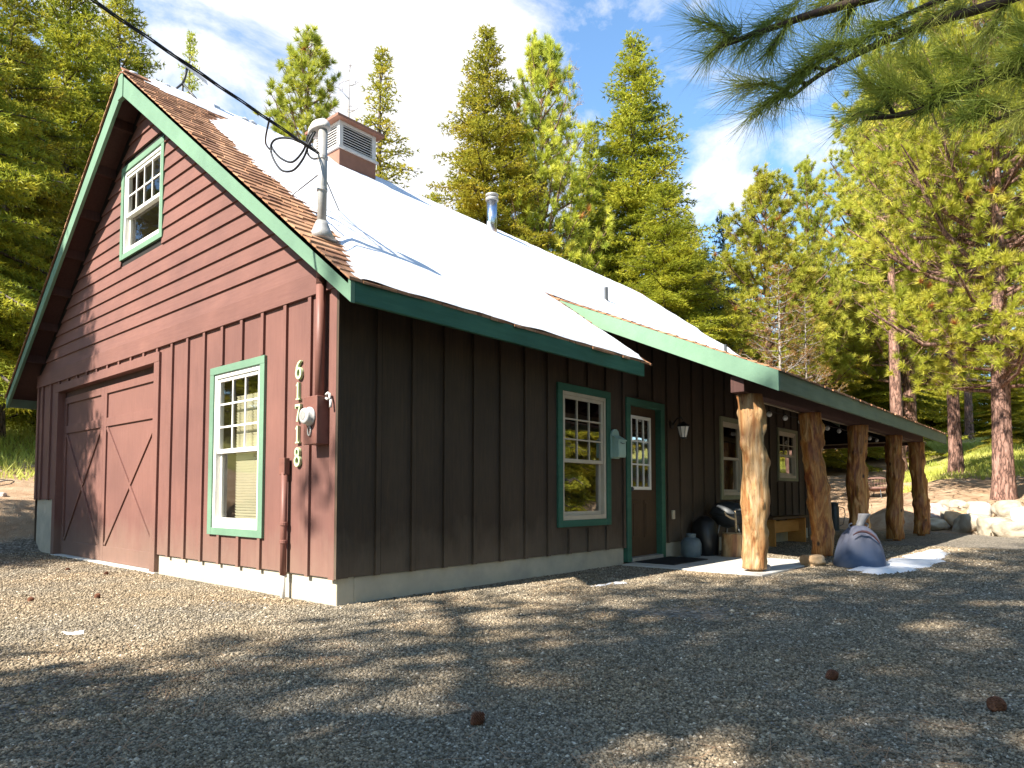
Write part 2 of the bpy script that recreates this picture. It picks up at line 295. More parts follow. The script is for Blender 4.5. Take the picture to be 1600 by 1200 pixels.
# ---------------------------------------------------------------- mesh helpers
def tag(o, label=None, cat=None, group=None, kind=None):
    if label: o['label'] = label
    if cat: o['category'] = cat
    if group: o['group'] = group
    if kind: o['kind'] = kind
    return o
def empty(name, loc, label, cat, group=None):
    o = bpy.data.objects.new(name, None); C.objects.link(o); o.location = loc
    o.empty_display_size = .2
    return tag(o, label, cat, group)
def wloc(p):
    v = Vector((0, 0, 0))
    while p: v += p.location; p = p.parent
    return v
class MB:
    def __init__(s): s.v = []; s.f = []
    def add(s, vs, fs):
        n = len(s.v); s.v += [tuple(v) for v in vs]; s.f += [tuple(i + n for i in f) for f in fs]; return s
    def box(s, x0, x1, y0, y1, z0, z1):
        return s.hexa([(x0, y0, z0), (x1, y0, z0), (x1, y1, z0), (x0, y1, z0), (x0, y0, z1), (x1, y0, z1), (x1, y1, z1), (x0, y1, z1)])
    def hexa(s, p):
        return s.add(p, [(0, 3, 2, 1), (4, 5, 6, 7), (0, 1, 5, 4), (1, 2, 6, 5), (2, 3, 7, 6), (3, 0, 4, 7)])
    def fbox(s, F, u0, u1, v0, v1, w0, w1):
        return s.hexa([F(u0, v0, w0), F(u1, v0, w0), F(u1, v0, w1), F(u0, v0, w1), F(u0, v1, w0), F(u1, v1, w0), F(u1, v1, w1), F(u0, v1, w1)])
    def prism(s, a, b):
        n = len(a); return s.add(list(a) + list(b), [tuple(range(n))[::-1], tuple(range(n, 2 * n))] + [(i, (i + 1) % n, n + (i + 1) % n, n + i) for i in range(n)])
    def tube(s, pts, rad, n=10, cap=True, twist=None):
        pts = [Vector(p) for p in pts]; k = len(pts)
        if isinstance(rad, (int, float)): rad = [rad] * k
        up = None; vs = []
        for i, p in enumerate(pts):
            d = (pts[min(i + 1, k - 1)] - pts[max(i - 1, 0)]).normalized()
            if up is None: up = d.orthogonal().normalized()
            a = (up - d * up.dot(d)); a = a.normalized() if a.length > 1e-6 else d.orthogonal().normalized(); up = a; b = d.cross(a)
            for j in range(n):
                t = 2 * math.pi * j / n; r = rad[i]
                if callable(twist): r *= twist(i, j)
                vs.append(p + (a * math.cos(t) + b * math.sin(t)) * r)
        fs = [(i * n + j, i * n + (j + 1) % n, (i + 1) * n + (j + 1) % n, (i + 1) * n + j) for i in range(k - 1) for j in range(n)]
        if cap: fs += [tuple(range(n))[::-1], tuple(range((k - 1) * n, k * n))]
        return s.add(vs, fs)
    def lathe(s, prof, c, n=24, axis='z', mod=None):
        vs = []; k = len(prof)
        for i, (r, h) in enumerate(prof):
            for j in range(n):
                t = 2 * math.pi * j / n; rr = r * (mod(i, t) if mod else 1)
                a, b = rr * math.cos(t), rr * math.sin(t)
                vs.append({'z': (c[0] + a, c[1] + b, c[2] + h), 'x': (c[0] + h, c[1] + a, c[2] + b), 'y': (c[0] + a, c[1] + h, c[2] + b)}[axis])
        fs = [(i * n + j, i * n + (j + 1) % n, (i + 1) * n + (j + 1) % n, (i + 1) * n + j) for i in range(k - 1) for j in range(n)]
        fs += [tuple(range(n))[::-1], tuple(range((k - 1) * n, k * n))]
        return s.add(vs, fs)
    def build(s, name, mat, parent=None, smooth=False, bev=0, label=None, solid=True, mats=None, fm=None):
        o0 = wloc(parent) if parent else (Vector((0, 0, 0)))
        me = bpy.data.meshes.new(name); me.from_pydata([tuple(Vector(v) - o0) for v in s.v], [], s.f)
        if solid:
            bm = bmesh.new(); bm.from_mesh(me); bmesh.ops.recalc_face_normals(bm, faces=bm.faces); bm.to_mesh(me); bm.free()
        me.materials.append(mat)
        if smooth: me.polygons.foreach_set('use_smooth', [True] * len(me.polygons))
        o = bpy.data.objects.new(name, me); C.objects.link(o)
        if parent: o.parent = parent
        if bev:
            md = o.modifiers.new('bevel', 'BEVEL'); md.width = bev; md.segments = 2; md.limit_method = 'ANGLE'
        if label: o['label'] = label
        return o
def recenter(o):
    """put a top-level mesh's origin at its base"""
    me = o.data; co = np.empty(len(me.vertices) * 3); me.vertices.foreach_get('co', co); co = co.reshape(-1, 3)
    c = np.array([(co[:, 0].min() + co[:, 0].max()) / 2, (co[:, 1].min() + co[:, 1].max()) / 2, co[:, 2].min()])
    me.vertices.foreach_set('co', (co - c).ravel()); o.location = c; me.update(); return o
def raw_mesh(name, V, F, nper, mat):
    """fast mesh from numpy arrays; F flat indices with nper verts per face"""
    me = bpy.data.meshes.new(name); me.vertices.add(len(V)); me.vertices.foreach_set('co', np.asarray(V, dtype=np.float32).ravel())
    nf = len(F) // nper; me.loops.add(len(F)); me.loops.foreach_set('vertex_index', np.asarray(F, dtype=np.int32))
    me.polygons.add(nf); me.polygons.foreach_set('loop_start', np.arange(0, nf * nper, nper, dtype=np.int32))
    try: me.polygons.foreach_set('loop_total', np.full(nf, nper, dtype=np.int32))
    except Exception: pass
    me.materials.append(mat); me.update(calc_edges=True); return me
def link(name, me, parent=None, loc=(0, 0, 0)):
    o = bpy.data.objects.new(name, me); C.objects.link(o); o.location = loc
    if parent: o.parent = parent
    return o
Fg = lambda u, v, w: (-w, u, v)      # gable wall frame: u = y, outwards = -x
Fl = lambda u, v, w: (u, -w, v)      # long wall frame: u = x, outwards = -y

# ================================================================ HOUSE
W, L = 8.43, 12.08
RZ = lambda y: 2.352 + .757 * (min(y, W - y) + .56)         # top of roof deck
house = empty('barn_house', (L / 2, W / 2, -.235), 'long brown barn house with red gable end, green trim and a log porch', 'house')

def sheet(mb, F, u0, u1, v0, v1, holes, w=0):
    us = sorted({u0, u1, *[h[0] for h in holes if u0 < h[0] < u1], *[h[1] for h in holes if u0 < h[1] < u1]})
    vs = sorted({v0, v1, *[h[2] for h in holes if v0 < h[2] < v1], *[h[3] for h in holes if v0 < h[3] < v1]})
    for a, b in zip(us, us[1:]):
        for c, d in zip(vs, vs[1:]):
            m, n = (a + b) / 2, (c + d) / 2
            if any(h[0] < m < h[1] and h[2] < n < h[3] for h in holes): continue
            mb.add([F(a, c, w), F(b, c, w), F(b, d, w), F(a, d, w)], [(0, 1, 2, 3)])
GD = (3.73, 7.31, -.22, 2.285)                       # garage opening y0 y1 z0 z1
GW = (1.245, 2.185, .36, 1.955)                       # lower gable window opening
AW = (3.69, 4.86, 3.87, 4.97)                         # attic window
LW = (3.13, 4.075, .395, 1.945)                       # long wall window
DR = (4.665, 5.50, -.18, 1.93)                        # door
W2 = (7.64, 8.42, .69, 1.945)
W3 = (10.29, 11.29, 1.04, 1.97)
# --- gable board and batten
mb = MB(); sheet(mb, Fg, 0, 7.46, 0, 2.46, [GW, (GD[0], GD[1], -1, GD[3])]); sheet(mb, Fg, 7.46, W, .63, 2.46, [])
y = .417 - .05
ys = [.792 + .4065 * k for k in range(-1, 20)]
for yb in ys:
    if yb > W - .1: break
    a, b = yb, yb + .05
    segs = [(-.012 if yb < 7.4 else .618, 2.452)]
    if GD[0] - .17 < b and a < GD[1] + .17: segs = [(2.40, 2.452)]
    elif GW[0] - .11 < b and a < GW[1] + .11: segs = [(-.012, GW[2] - .075), (GW[3] + .085, 2.452)]
    for c, d in segs: mb.fbox(Fg, a, b, c, d, 0, .026)
mb.fbox(Fg, 0, .085, -.012, 2.452, 0, .022)
mb.fbox(Fg, W - .085, W, .618, 2.452, 0, .022)
mb.build('gable_siding', M['siding_red'], house, solid=False)
# --- band
MB().fbox(Fg, 0, W, 2.452, 2.652, 0, .034).build('gable_band', M['siding_lap'], house, bev=.003)
# --- clapboards
mb = MB(); z = 2.652; ex = .1775
def yspan(zz):                                  # gable width at height zz
    t = max(0, (zz - 2.10) / .757 - .56); return t, W - t
while z < 5.75:
    z1 = min(z + ex, 5.76); a0, b0 = yspan(z); a1, b1 = yspan(z1)
    cuts = [(0, 1)]
    pieces = []
    if z < AW[3] + .08 and z1 > AW[2] - .08:
        pieces = [('r', AW[0] - .06), ('l', AW[1] + .06)]
    def lap(ya0, yb0, ya1, yb1):
        mb.hexa([Fg(ya0, z, 0), Fg(yb0, z, 0), Fg(yb0, z, .024), Fg(ya0, z, .024), Fg(ya1, z1, 0), Fg(yb1, z1, 0), Fg(yb1, z1, .003), Fg(ya1, z1, .003)])
    if pieces:
        lap(a0, AW[0] - .06, a1, AW[0] - .06); lap(AW[1] + .06, b0, AW[1] + .06, b1)
    else: lap(a0, b0, a1, b1)
    z = z1
mb.build('clapboard_siding', M['siding_lap'], house, solid=False)
# backing sheet behind clapboards (with the attic opening)
mb = MB(); sheet(mb, lambda u, v, w: Fg(u, v, w), 0, W, 2.46, 2.66, [], -.004)
for a, b in ((0, AW[0]), (AW[0], AW[1]), (AW[1], W)):
    n = 12
    for i in range(n):
        p, q = a + (b - a) * i / n, a + (b - a) * (i + 1) / n
        tp, tq = RZ(p) - .05, RZ(q) - .05
        if a == AW[0]:
            mb.add([Fg(p, 2.66, -.004), Fg(q, 2.66, -.004), Fg(q, AW[2], -.004), Fg(p, AW[2], -.004)], [(0, 1, 2, 3)])
            mb.add([Fg(p, AW[3], -.004), Fg(q, AW[3], -.004), Fg(q, tq, -.004), Fg(p, tp, -.004)], [(0, 1, 2, 3)])
        else: mb.add([Fg(p, 2.66, -.004), Fg(q, 2.66, -.004), Fg(q, tq, -.004), Fg(p, tp, -.004)], [(0, 1, 2, 3)])
mb.build('gable_sheathing', M['dark_void'], house, solid=False)
# --- long wall
mb = MB(); sm = MB(); sheet(mb, Fl, 0, L, 0, 2.62, [LW, DR, W2, W3]); sheet(mb, Fl, 0, 4.26, 2.62, 2.71, []); sheet(mb, Fl, 4.26, L, 2.62, 2.98, [])
xs = [.416 + .4085 * k for k in range(-1, 30)]
for xb in xs:
    if xb > L - .1: break
    a, b = xb - .028, xb + .022
    segs = [(-.004, 2.60 if xb < 4.3 else 2.95)]
    for (o, t) in ((LW, .105), (DR, .12), (W2, .1), (W3, .09)):
        if o[0] - t < b and a < o[1] + t:
            segs = [(o[3] + t, segs[-1][1])] + ([(-.004, o[2] - t)] if o is not DR else [])
    for c, d in segs:
        mb.fbox(Fl, a, b, c, d, 0, .030); sm.fbox(Fl, b, b + .024, c, d, .0012, .004)  # second box is a dark strip painting the shadow line along the batten
mb.fbox(Fl, 0, .11, -.004, 2.55, 0, .018); mb.fbox(Fl, L - .1, L, -.004, 2.85, 0, .02)
mb.build('long_wall_siding', M['siding_dark'], house, solid=False); sm.build('batten_shadow', M['near_black'], house, solid=False)
# --- back and end walls
mb = MB(); sheet(mb, lambda u, v, w: (u, W, v), 0, L, -.2, 2.6, []); 
for i in range(24):
    p, q = W * i / 24, W * (i + 1) / 24; mb.add([(L, p, -.2), (L, q, -.2), (L, q, RZ(q) - .1), (L, p, RZ(p) - .1)], [(0, 1, 2, 3)])
mb.build('rear_wall', M['siding_dark'], house, solid=False)
# --- foundation
for a in ((.022, .2, .022, 3.58, -.7, .004), (.022, .2, 7.46, W - .02, -.7, .634), (.2, 4.54, .022, .2, -.7, -.004), (5.62, L - .02, .022, .2, -.7, -.004)):
    MB().box(*a).build('foundation', M['concrete'], house, bev=.008)
MB().box(-.03, .3, 3.58, 7.46, -.7, -.205).build('garage_threshold', M['slab'], house, bev=.01)

# --- windows
def window(F, o, trim, tm, fm, rows, cols, rail, name='window', blind=None, glass='glass', lab=None, low_split=True, t_out=.022):
    u0, u1, v0, v1 = o
    fr = MB(); fw = .045
    # outer frame
    fr.fbox(F, u0, u0 + fw, v0, v1, -.07, .014); fr.fbox(F, u1 - fw, u1, v0, v1, -.07, .014)
    fr.fbox(F, u0 + fw, u1 - fw, v1 - fw, v1, -.07, .013); fr.fbox(F, u0 + fw, u1 - fw, v0, v0 + fw + .012, -.07, .016)
    # sashes: upper forward, lower set back
    a, b = u0 + fw, u1 - fw
    sw = .038
    for (c, d, w) in ((rail, v1 - fw, -.002), (v0 + fw + .012, rail + .04, -.036)):
        fr.fbox(F, a, a + sw, c, d, w - .03, w); fr.fbox(F, b - sw, b, c, d, w - .03, w)
        fr.fbox(F, a + sw, b - sw, d - sw, d, w - .031, w - .001); fr.fbox(F, a + sw, b - sw, c, c + sw + .006, w - .031, w - .001)
    f = fr.build(name, fm, house, bev=.003, label=lab)
    if trim:
        t = trim; tr = MB()
        tr.fbox(F, u0 - t, u0, v0 - t * .85, v1, 0, .030); tr.fbox(F, u1, u1 + t, v0 - t * .85, v1, 0, .030)
        tr.fbox(F, u0 - t, u1 + t, v1, v1 + t * .9, 0, .031); tr.fbox(F, u0, u1, v0 - t * .85, v0, 0, .029)
        tr.build('trim', tm, f, bev=.003)
    # muntins
    mu = MB(); mw = .009
    c, d = rail + sw, v1 - fw - sw; p, q = a + sw, b - sw
    for k in range(1, cols): uu = p + (q - p) * k / cols; mu.fbox(F, uu - mw, uu + mw, c, d, -.020, -.008)
    for k in range(1, rows): vv = c + (d - c) * k / rows; mu.fbox(F, p, q, vv - mw, vv + mw, -.0195, -.0085)
    if rows > 1: mu.build('muntin', fm, f)
    # glass, one pane per sash
    for (c, d, w) in ((rail + sw, v1 - fw - sw, -.022), (v0 + fw + sw, rail + .005, -.052)):
        g = MB(); g.add([F(p, c, w), F(q, c, w), F(q, d, w), F(p, d, w)], [(0, 1, 2, 3)]); g.build('pane', M[glass], f, solid=False)
    # the dim room seen through the glass: reveal box
    rm = MB(); D = -.55
    rm.add([F(u0, v0, D), F(u1, v0, D), F(u1, v1, D), F(u0, v1, D)], [(0, 1, 2, 3)])
    for (s, t2) in (((u0, v0), (u1, v0)), ((u1, v0), (u1, v1)), ((u1, v1), (u0, v1)), ((u0, v1), (u0, v0))):
        rm.add([F(*s, -.072), F(*t2, -.072), F(*t2, D), F(*s, D)], [(0, 1, 2, 3)])
    rm.build('reveal', M['interior'], f, solid=False)
    if blind:
        bl = MB(); bu0, bu1, bv0, bv1 = blind; n = int((bv1 - bv0) / .028)
        for k in range(n):
            zz = bv0 + k * .028; bl.add([F(bu0, zz, -.098), F(bu1, zz, -.098), F(bu1, zz + .026, -.082), F(bu0, zz + .026, -.082)], [(0, 1, 2, 3)])
        bl.build('blind', M['blind'], f, solid=False)
    return f
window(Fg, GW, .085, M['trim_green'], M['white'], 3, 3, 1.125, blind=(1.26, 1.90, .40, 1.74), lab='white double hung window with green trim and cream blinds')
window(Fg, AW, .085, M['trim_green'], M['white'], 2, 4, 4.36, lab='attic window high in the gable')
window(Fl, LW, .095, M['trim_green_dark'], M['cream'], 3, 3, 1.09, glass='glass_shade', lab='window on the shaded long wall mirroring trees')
window(Fl, W2, .085, M['window_olive'], M['cream'], 1, 1, 1.30, glass='glass_shade')
window(Fl, W3, .07, M['window_olive'], M['cream'], 2, 3, 1.47, glass='glass_shade')

# --- garage door
gd = MB(); X = -.085
gd.fbox(Fg, GD[0], GD[1], -.2, 2.2, X - .04, X)
o = gd.build('garage_door', M['siding_red'], house)
rl = MB(); t1 = X + .024
yc = 5.62
for a, b in ((GD[0], GD[0] + .10), (yc, yc + .115), (yc - .10, yc - .003), (GD[1] - .10, GD[1])): rl.fbox(Fg, a, b, -.2, 2.2, X, t1)
for a, b in ((GD[0] + .10, yc - .10), (yc + .115, GD[1] - .10)):
    for c, d in ((-.2, .0), (1.64, 1.76), (2.1, 2.2)): rl.fbox(Fg, a, b, c, d, X, t1 - .001)
    for s in (0, 1):                       # X brace
        p0, p1 = ((a, .0), (b, 1.64)) if s else ((b, .0), (a, 1.64))
        dx, dz = p1[0] - p0[0], p1[1] - p0[1]; l = math.hypot(dx, dz); nx, nz = -dz / l * .045, dx / l * .045
        q = [(p0[0] + nx, p0[1] + nz), (p0[0] - nx, p0[1] - nz), (p1[0] - nx, p1[1] - nz), (p1[0] + nx, p1[1] + nz)]
        q = [(min(max(u, a), b), min(max(v, .0), 1.64)) for u, v in q]
        w1 = t1 - (.003 if s else .006)
        rl.prism([Fg(u, v, X) for u, v in q], [Fg(u, v, w1) for u, v in q])
rl.build('door_brace', M['siding_red'], o, bev=.003)
MB().fbox(Fg, GD[0], GD[1], 2.2, GD[3], X - .04, X + .01).build('door_header', M['soffit'], o)
tr = MB(); tw = .145
tr.fbox(Fg, GD[0] - tw, GD[0], -.21, GD[3], -.14, .03); tr.fbox(Fg, GD[1], GD[1] + tw, -.21, GD[3], -.14, .03)
tr.fbox(Fg, GD[0] - tw, GD[1] + tw, GD[3], GD[3] + .115, -.14, .032)
tr.build('garage_trim', M['siding_red'], house, bev=.004)

# --- entry door
d = MB(); d.fbox(Fl, DR[0], DR[1], -.15, DR[3], -.10, -.06)
for (a, b) in ((4.80, 4.98), (5.14, 5.32)):
    for w in (0,):
        d.fbox(Fl, a, b, .10, .62, -.06, -.048); d.fbox(Fl, a + .03, b - .03, .14, .58, -.048, -.040)
door = d.build('entry_door', M['door_brown'], house, bev=.004)
g = MB(); u0, u1, v0, v1 = 4.80, 5.30, .80, 1.77
g.fbox(Fl, u0 - .03, u0 + .012, v0 - .03, v1 + .03, -.06, -.04); g.fbox(Fl, u1 - .012, u1 + .03, v0 - .03, v1 + .03, -.06, -.04)
g.fbox(Fl, u0 + .012, u1 - .012, v0 - .03, v0 + .012, -.06, -.041); g.fbox(Fl, u0 + .012, u1 - .012, v1 - .012, v1 + .03, -.06, -.041)
for k in (1, 2):
    uu = u0 + (u1 - u0) * k / 3; g.fbox(Fl, uu - .011, uu + .011, v0, v1, -.056, -.044)
    vv = v0 + (v1 - v0) * k / 3; g.fbox(Fl, u0, u1, vv - .011, vv + .011, -.0555, -.0445)
g.build('door_grille', M['white'], door)
p = MB(); p.add([Fl(u0, v0, -.057), Fl(u1, v0, -.057), Fl(u1, v1, -.057), Fl(u0, v1, -.057)], [(0, 1, 2, 3)]); p.build('pane', M['glass_shade'], door, solid=False)
k = MB(); k.lathe([(.012, 0), (.012, .03), (.028, .045), (.030, .065), (.018, .08)], (4.735, .06, .78), 14, 'y', None)
for i, v in enumerate(k.v): k.v[i] = (v[0], .06 - (v[1] - .06), v[2])
k.build('handle', M['dark_metal'], door, smooth=True)
t = MB(); tw = .11
t.fbox(Fl, DR[0] - tw, DR[0], -.2, DR[3], -.12, .032); t.fbox(Fl, DR[1], DR[1] + tw, -.2, DR[3], -.12, .032)
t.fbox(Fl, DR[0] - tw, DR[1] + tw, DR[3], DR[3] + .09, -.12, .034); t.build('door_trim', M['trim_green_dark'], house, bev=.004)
MB().fbox(Fl, DR[0], DR[1], -.2, -.15, -.12, .05).build('door_sill', M['grey_metal'], house, bev=.004)
MB().fbox(Fl, 5.83, 5.91, .34, .47, 0, .03).build('outlet_cover', M['cream'], house, bev=.008)

# --- ROOF
XR0, XR1 = -.33, 12.36
def courses(name, x0, x1, y0, y1, zf, parent, ylim=None, expo=.135):
    """overlapping shingle tabs on a slope rising with y"""
    rnd = random.Random(3); mb = MB(); sl = (zf(y1) - zf(y0)) / (y1 - y0); n = max(1, int((y1 - y0) * math.hypot(1, sl) / expo)); dy = (y1 - y0) / n
    sgn = 1
    for i in range(n):
        ya, yb = y0 + dy * i, y0 + dy * (i + 1) + dy * .3
        x = x0 - rnd.random() * .1
        while x < x1:
            w = rnd.uniform(.09, .2); xa, xb = max(x, x0), min(x + w - .006, x1)
            if xb - xa > .02:
                o = rnd.uniform(-.012, .012); th = rnd.uniform(.020, .030); a = ya + o
                mb.hexa([(xa, a, zf(a) + .002), (xb, a, zf(a) + .002), (xb, yb, zf(yb) + .001), (xa, yb, zf(yb) + .001),
                         (xa, a, zf(a) + th), (xb, a, zf(a) + th), (xb, yb, zf(yb) + .006), (xa, yb, zf(yb) + .006)])
            x += w
    return mb
deck = MB()
def slab(mb, x0, x1, pts, th):    # pts list of (y,z) top edge; thickness down
    for (ya, za), (yb, zb) in zip(pts, pts[1:]):
        mb.hexa([(x0, ya, za - th), (x1, ya, za - th), (x1, yb, zb - th), (x0, yb, zb - th), (x0, ya, za), (x1, ya, za), (x1, yb, zb), (x0, yb, zb)])
H2 = W / 2
slab(deck, XR0 + .02, 4.2, [(-.56, RZ(-.56)), (1.04, RZ(1.04))], .05)
slab(deck, XR0 + .02, XR1, [(1.04, RZ(1.04)), (H2, RZ(H2)), (W + .56, RZ(W + .56))], .05)
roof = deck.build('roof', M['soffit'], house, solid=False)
mb = courses('s', XR0, 4.22, -.60, 1.04, RZ, roof); m2 = courses('s', XR0, XR1, 1.04, H2, RZ, roof); mb.add(m2.v, m2.f)
m3 = courses('s', XR0, XR1, -.60, H2, RZ, roof)
mb.add([(x, W - y, z) for x, y, z in m3.v], [f[::-1] for f in m3.f])
mb.build('shingles', M['shingle'], roof, solid=False)
MB().hexa([(XR0 + .01, H2 - .12, RZ(H2) - .065), (XR1, H2 - .12, RZ(H2) - .065), (XR1, H2, RZ(H2) + .02), (XR0 + .01, H2, RZ(H2) + .02),
      (XR0 + .01, H2 - .12, RZ(H2) - .045), (XR1, H2 - .12, RZ(H2) - .045), (XR1, H2, RZ(H2) + .045), (XR0 + .01, H2, RZ(H2) + .045)]).build('ridge_cap', M['shingle'], roof)
# rake boards (left pair of the gable, and far end)
def rake(x, name, side, mat, x1=None):
    top = lambda s: RZ(s) - .005
    pts = []
    sE, sP = -.592, H2
    a = [(sE, top(sE)), (sP, top(sP)), (sP, top(sP) - .30), (sE, top(sE) - .17)]
    if side: a = [(W - s, z) for s, z in a]
    return MB().prism([(x, s, z) for s, z in a], [(x + .04, s, z) for s, z in a]).build(name, mat, roof, bev=.003)
rake(-.31, 'rake_board', 0, M['trim_green']); rake(-.31, 'rake_board', 1, M['trim_green'])
rake(12.31, 'rake_board', 0, M['trim_olive']); rake(12.31, 'rake_board', 1, M['trim_olive'])
MB().box(-.322, -.27, H2 - .075, H2 + .075, RZ(H2) - .36, RZ(H2) - .05).build('peak_block', M['trim_green'], roof, bev=.003)
# fascias
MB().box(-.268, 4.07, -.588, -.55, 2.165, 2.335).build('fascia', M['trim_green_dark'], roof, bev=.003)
MB().box(-.268, 12.3, W + .55, W + .588, 2.165, 2.335).build('fascia', M['trim_olive'], roof, bev=.003)
# soffit lookouts under the gable overhang and eave soffit
for k in range(1, 8):
    for side in (0, 1):
        s = H2 * k / 7.3 - .3; zt = RZ(s) - .055
        q = [(s - .03, zt - .10), (s + .03, zt - .10), (s + .03, zt + .02), (s - .03, zt + .02)]
        if side: q = [(W - a, b) for a, b in q]
        MB().prism([(-.268, a, b) for a, b in q], [(0, a, b) for a, b in q]).build('lookout', M['soffit'], roof)
# barge fill strip along wall under the soffit
# --- porch roof
PX0, PX1, PY = 4.2, 14.82, -2.17
PZ = lambda y: 2.075 + .451 * (y - PY)
pd = MB(); slab(pd, PX0 + .02, PX1, [(PY, PZ(PY)), (1.06, PZ(1.06))], .05)
slab(pd, 12.37, PX1, [(1.06, PZ(1.06)), (2.6, PZ(2.6))], .05)
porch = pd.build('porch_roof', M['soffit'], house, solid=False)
mb = courses('p', PX0, PX1, PY - .04, 1.06, PZ, porch); mb.build('shingles', M['shingle'], porch, solid=False)
a = [(PY - .012, PZ(PY) - .005), (1.1, PZ(1.1) - .005), (1.1, PZ(1.1) - .21), (PY - .012, PZ(PY) - .235)]
MB().prism([(PX0, s, z) for s, z in a], [(PX0 + .04, s, z) for s, z in a]).build('rake_board', M['trim_green'], porch, bev=.003)
a = [(PY - .012, PZ(PY) - .005), (2.6, PZ(2.6) - .005), (2.6, PZ(2.6) - .21), (PY - .012, PZ(PY) - .235)]
MB().prism([(PX1 - .04, s, z) for s, z in a], [(PX1, s, z) for s, z in a]).build('rake_board', M['trim_olive'], porch, bev=.003)
MB().box(PX0 + .042, PX1 - .042, PY - .012, PY + .026, PZ(PY) - .215, PZ(PY) - .005).build('fascia', M['trim_olive'], porch, bev=.003)
rf = MB()
for k in range(18):
    x = PX0 + .35 + k * .6
    if x > PX1 - .1: break
    y1 = -.03 if x < L else 2.5
    rf.hexa([(x, PY + .03, PZ(PY + .03) - .19), (x + .045, PY + .03, PZ(PY + .03) - .19), (x + .045, y1, PZ(y1) - .19), (x, y1, PZ(y1) - .19),
             (x, PY + .03, PZ(PY + .03) - .052), (x + .045, PY + .03, PZ(PY + .03) - .052), (x + .045, y1, PZ(y1) - .052), (x, y1, PZ(y1) - .052)])
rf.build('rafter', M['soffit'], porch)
BY = -1.68
MB().box(4.28, 14.6, BY - .08, BY + .08, 1.885, 2.075).build('porch_beam', M['soffit'], house, bev=.005)
MB().box(4.9, 14.5, BY + .16, BY + .19, 1.90, 2.0).build('light_board', M['soffit_tan'], porch)
# far end header with a dark closed triangle above it
MB().box(14.3, 14.42, BY + .08, 2.4, 1.83, 1.90).build('end_header', M['soffit'], porch, bev=.004)
MB().box(14.28, 14.298, BY + .08, 2.4, 1.90, 1.93).build('end_trim', M['soffit_tan'], porch)
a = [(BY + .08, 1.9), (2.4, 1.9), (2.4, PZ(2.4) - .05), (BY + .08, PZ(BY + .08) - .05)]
MB().prism([(14.32, s, z) for s, z in a], [(14.36, s, z) for s, z in a]).build('end_panel', M['near_black'], porch)
MB().box(12.1, 14.3, 2.38, 2.42, 1.9, PZ(2.4) - .05).build('back_panel', M['near_black'], porch)
# --- porch posts: gnarled peeled logs
def post(x0, x1, r, seed, bulge, lab, mt='log_dark'):
    rnd = random.Random(seed); mb = MB(); n, k = 44, 90; z0, z1 = -.245, 1.89
    vs = []
    for i in range(k):
        t = i / (k - 1); z = z0 + .06 + (z1 - z0 - .06) * t; cx = x1 + (x0 - x1) * t + .022 * math.sin(3.1 * t + seed); cy = BY + .03 * math.sin(4 * t + seed * 2)
        for j in range(n):
            a = 2 * math.pi * j / n
            fl = noise.noise(Vector((math.cos(a) * 5 + seed, math.sin(a) * 5, z * .9))); kn = max(0, noise.noise(Vector((math.cos(a) * 2.6 + seed * 5, math.sin(a) * 2.6, z * 6))) - .25)
            nn = noise.noise(Vector((math.cos(a) * 1.3 + seed * 7, math.sin(a) * 1.3, z * 2.6)))
            n2 = noise.noise(Vector((math.cos(a) * 3 + seed * 3, math.sin(a) * 3, z * 3.5)))
            rr = r * (1 + .16 * nn + .10 * n2 + .10 * fl + .5 * kn)
            for (ba, bz, bs, bw) in bulge:
                da = math.atan2(math.sin(a - ba), math.cos(a - ba)); rr += .62 * bs * math.exp(-(da / .8) ** 2 - ((z - bz) / bw) ** 2)
            vs.append((cx + rr * math.cos(a), cy + rr * math.sin(a), z))
    fs = [(i * n + j, i * n + (j + 1) % n, (i + 1) * n + (j + 1) % n, (i + 1) * n + j) for i in range(k - 1) for j in range(n)] + [tuple(range(n))[::-1], tuple(range((k - 1) * n, k * n))]
    mb.add(vs, fs); mb.lathe([(r * .55, 0), (r * .55, .10)], (x1, BY, z0 - .02), 12)
    return mb.build('porch_post', M[mt], house, smooth=True, label=lab)
post(4.62, 4.76, .138, 1, [(-1.0, 1.62, .045, .12), (-.55, 1.36, -.085, .10), (-1.0, 1.08, .05, .14), (-1.4, .62, .055, .16), (-1.1, .30, -.03, .1), (-1.6, .12, .06, .14), (2.6, 1.5, .03, .2), (2.6, .6, .03, .25)], 'nearest porch post, a pale knotty peeled log with burls', 'log')
post(7.0, 7.2, .14, 2, [(-.5, .3, .05, .3), (3, .9, .03, .3), (-1.2, 1.3, -.05, .1), (-1.9, .8, .04, .12)], 'orange brown peeled log post behind the nearest one')
post(9.38, 9.45, .145, 3, [(-.9, .75, .07, .14), (-1.2, 1.3, -.06, .14), (2.6, 1.0, .05, .3), (-1.4, .3, .04, .15)], None)
post(11.93, 12.1, .145, 4, [(-.6, .2, .07, .15), (-2, 1.2, .05, .2), (-1.2, 1.45, -.06, .12), (2.7, .25, .05, .15)], None)
post(14.3, 14.5, .15, 5, [(-.6, .45, .08, .15), (3, .5, .06, .15), (-1.3, 1.2, -.05, .15), (-2, 1.5, .05, .1)], None)

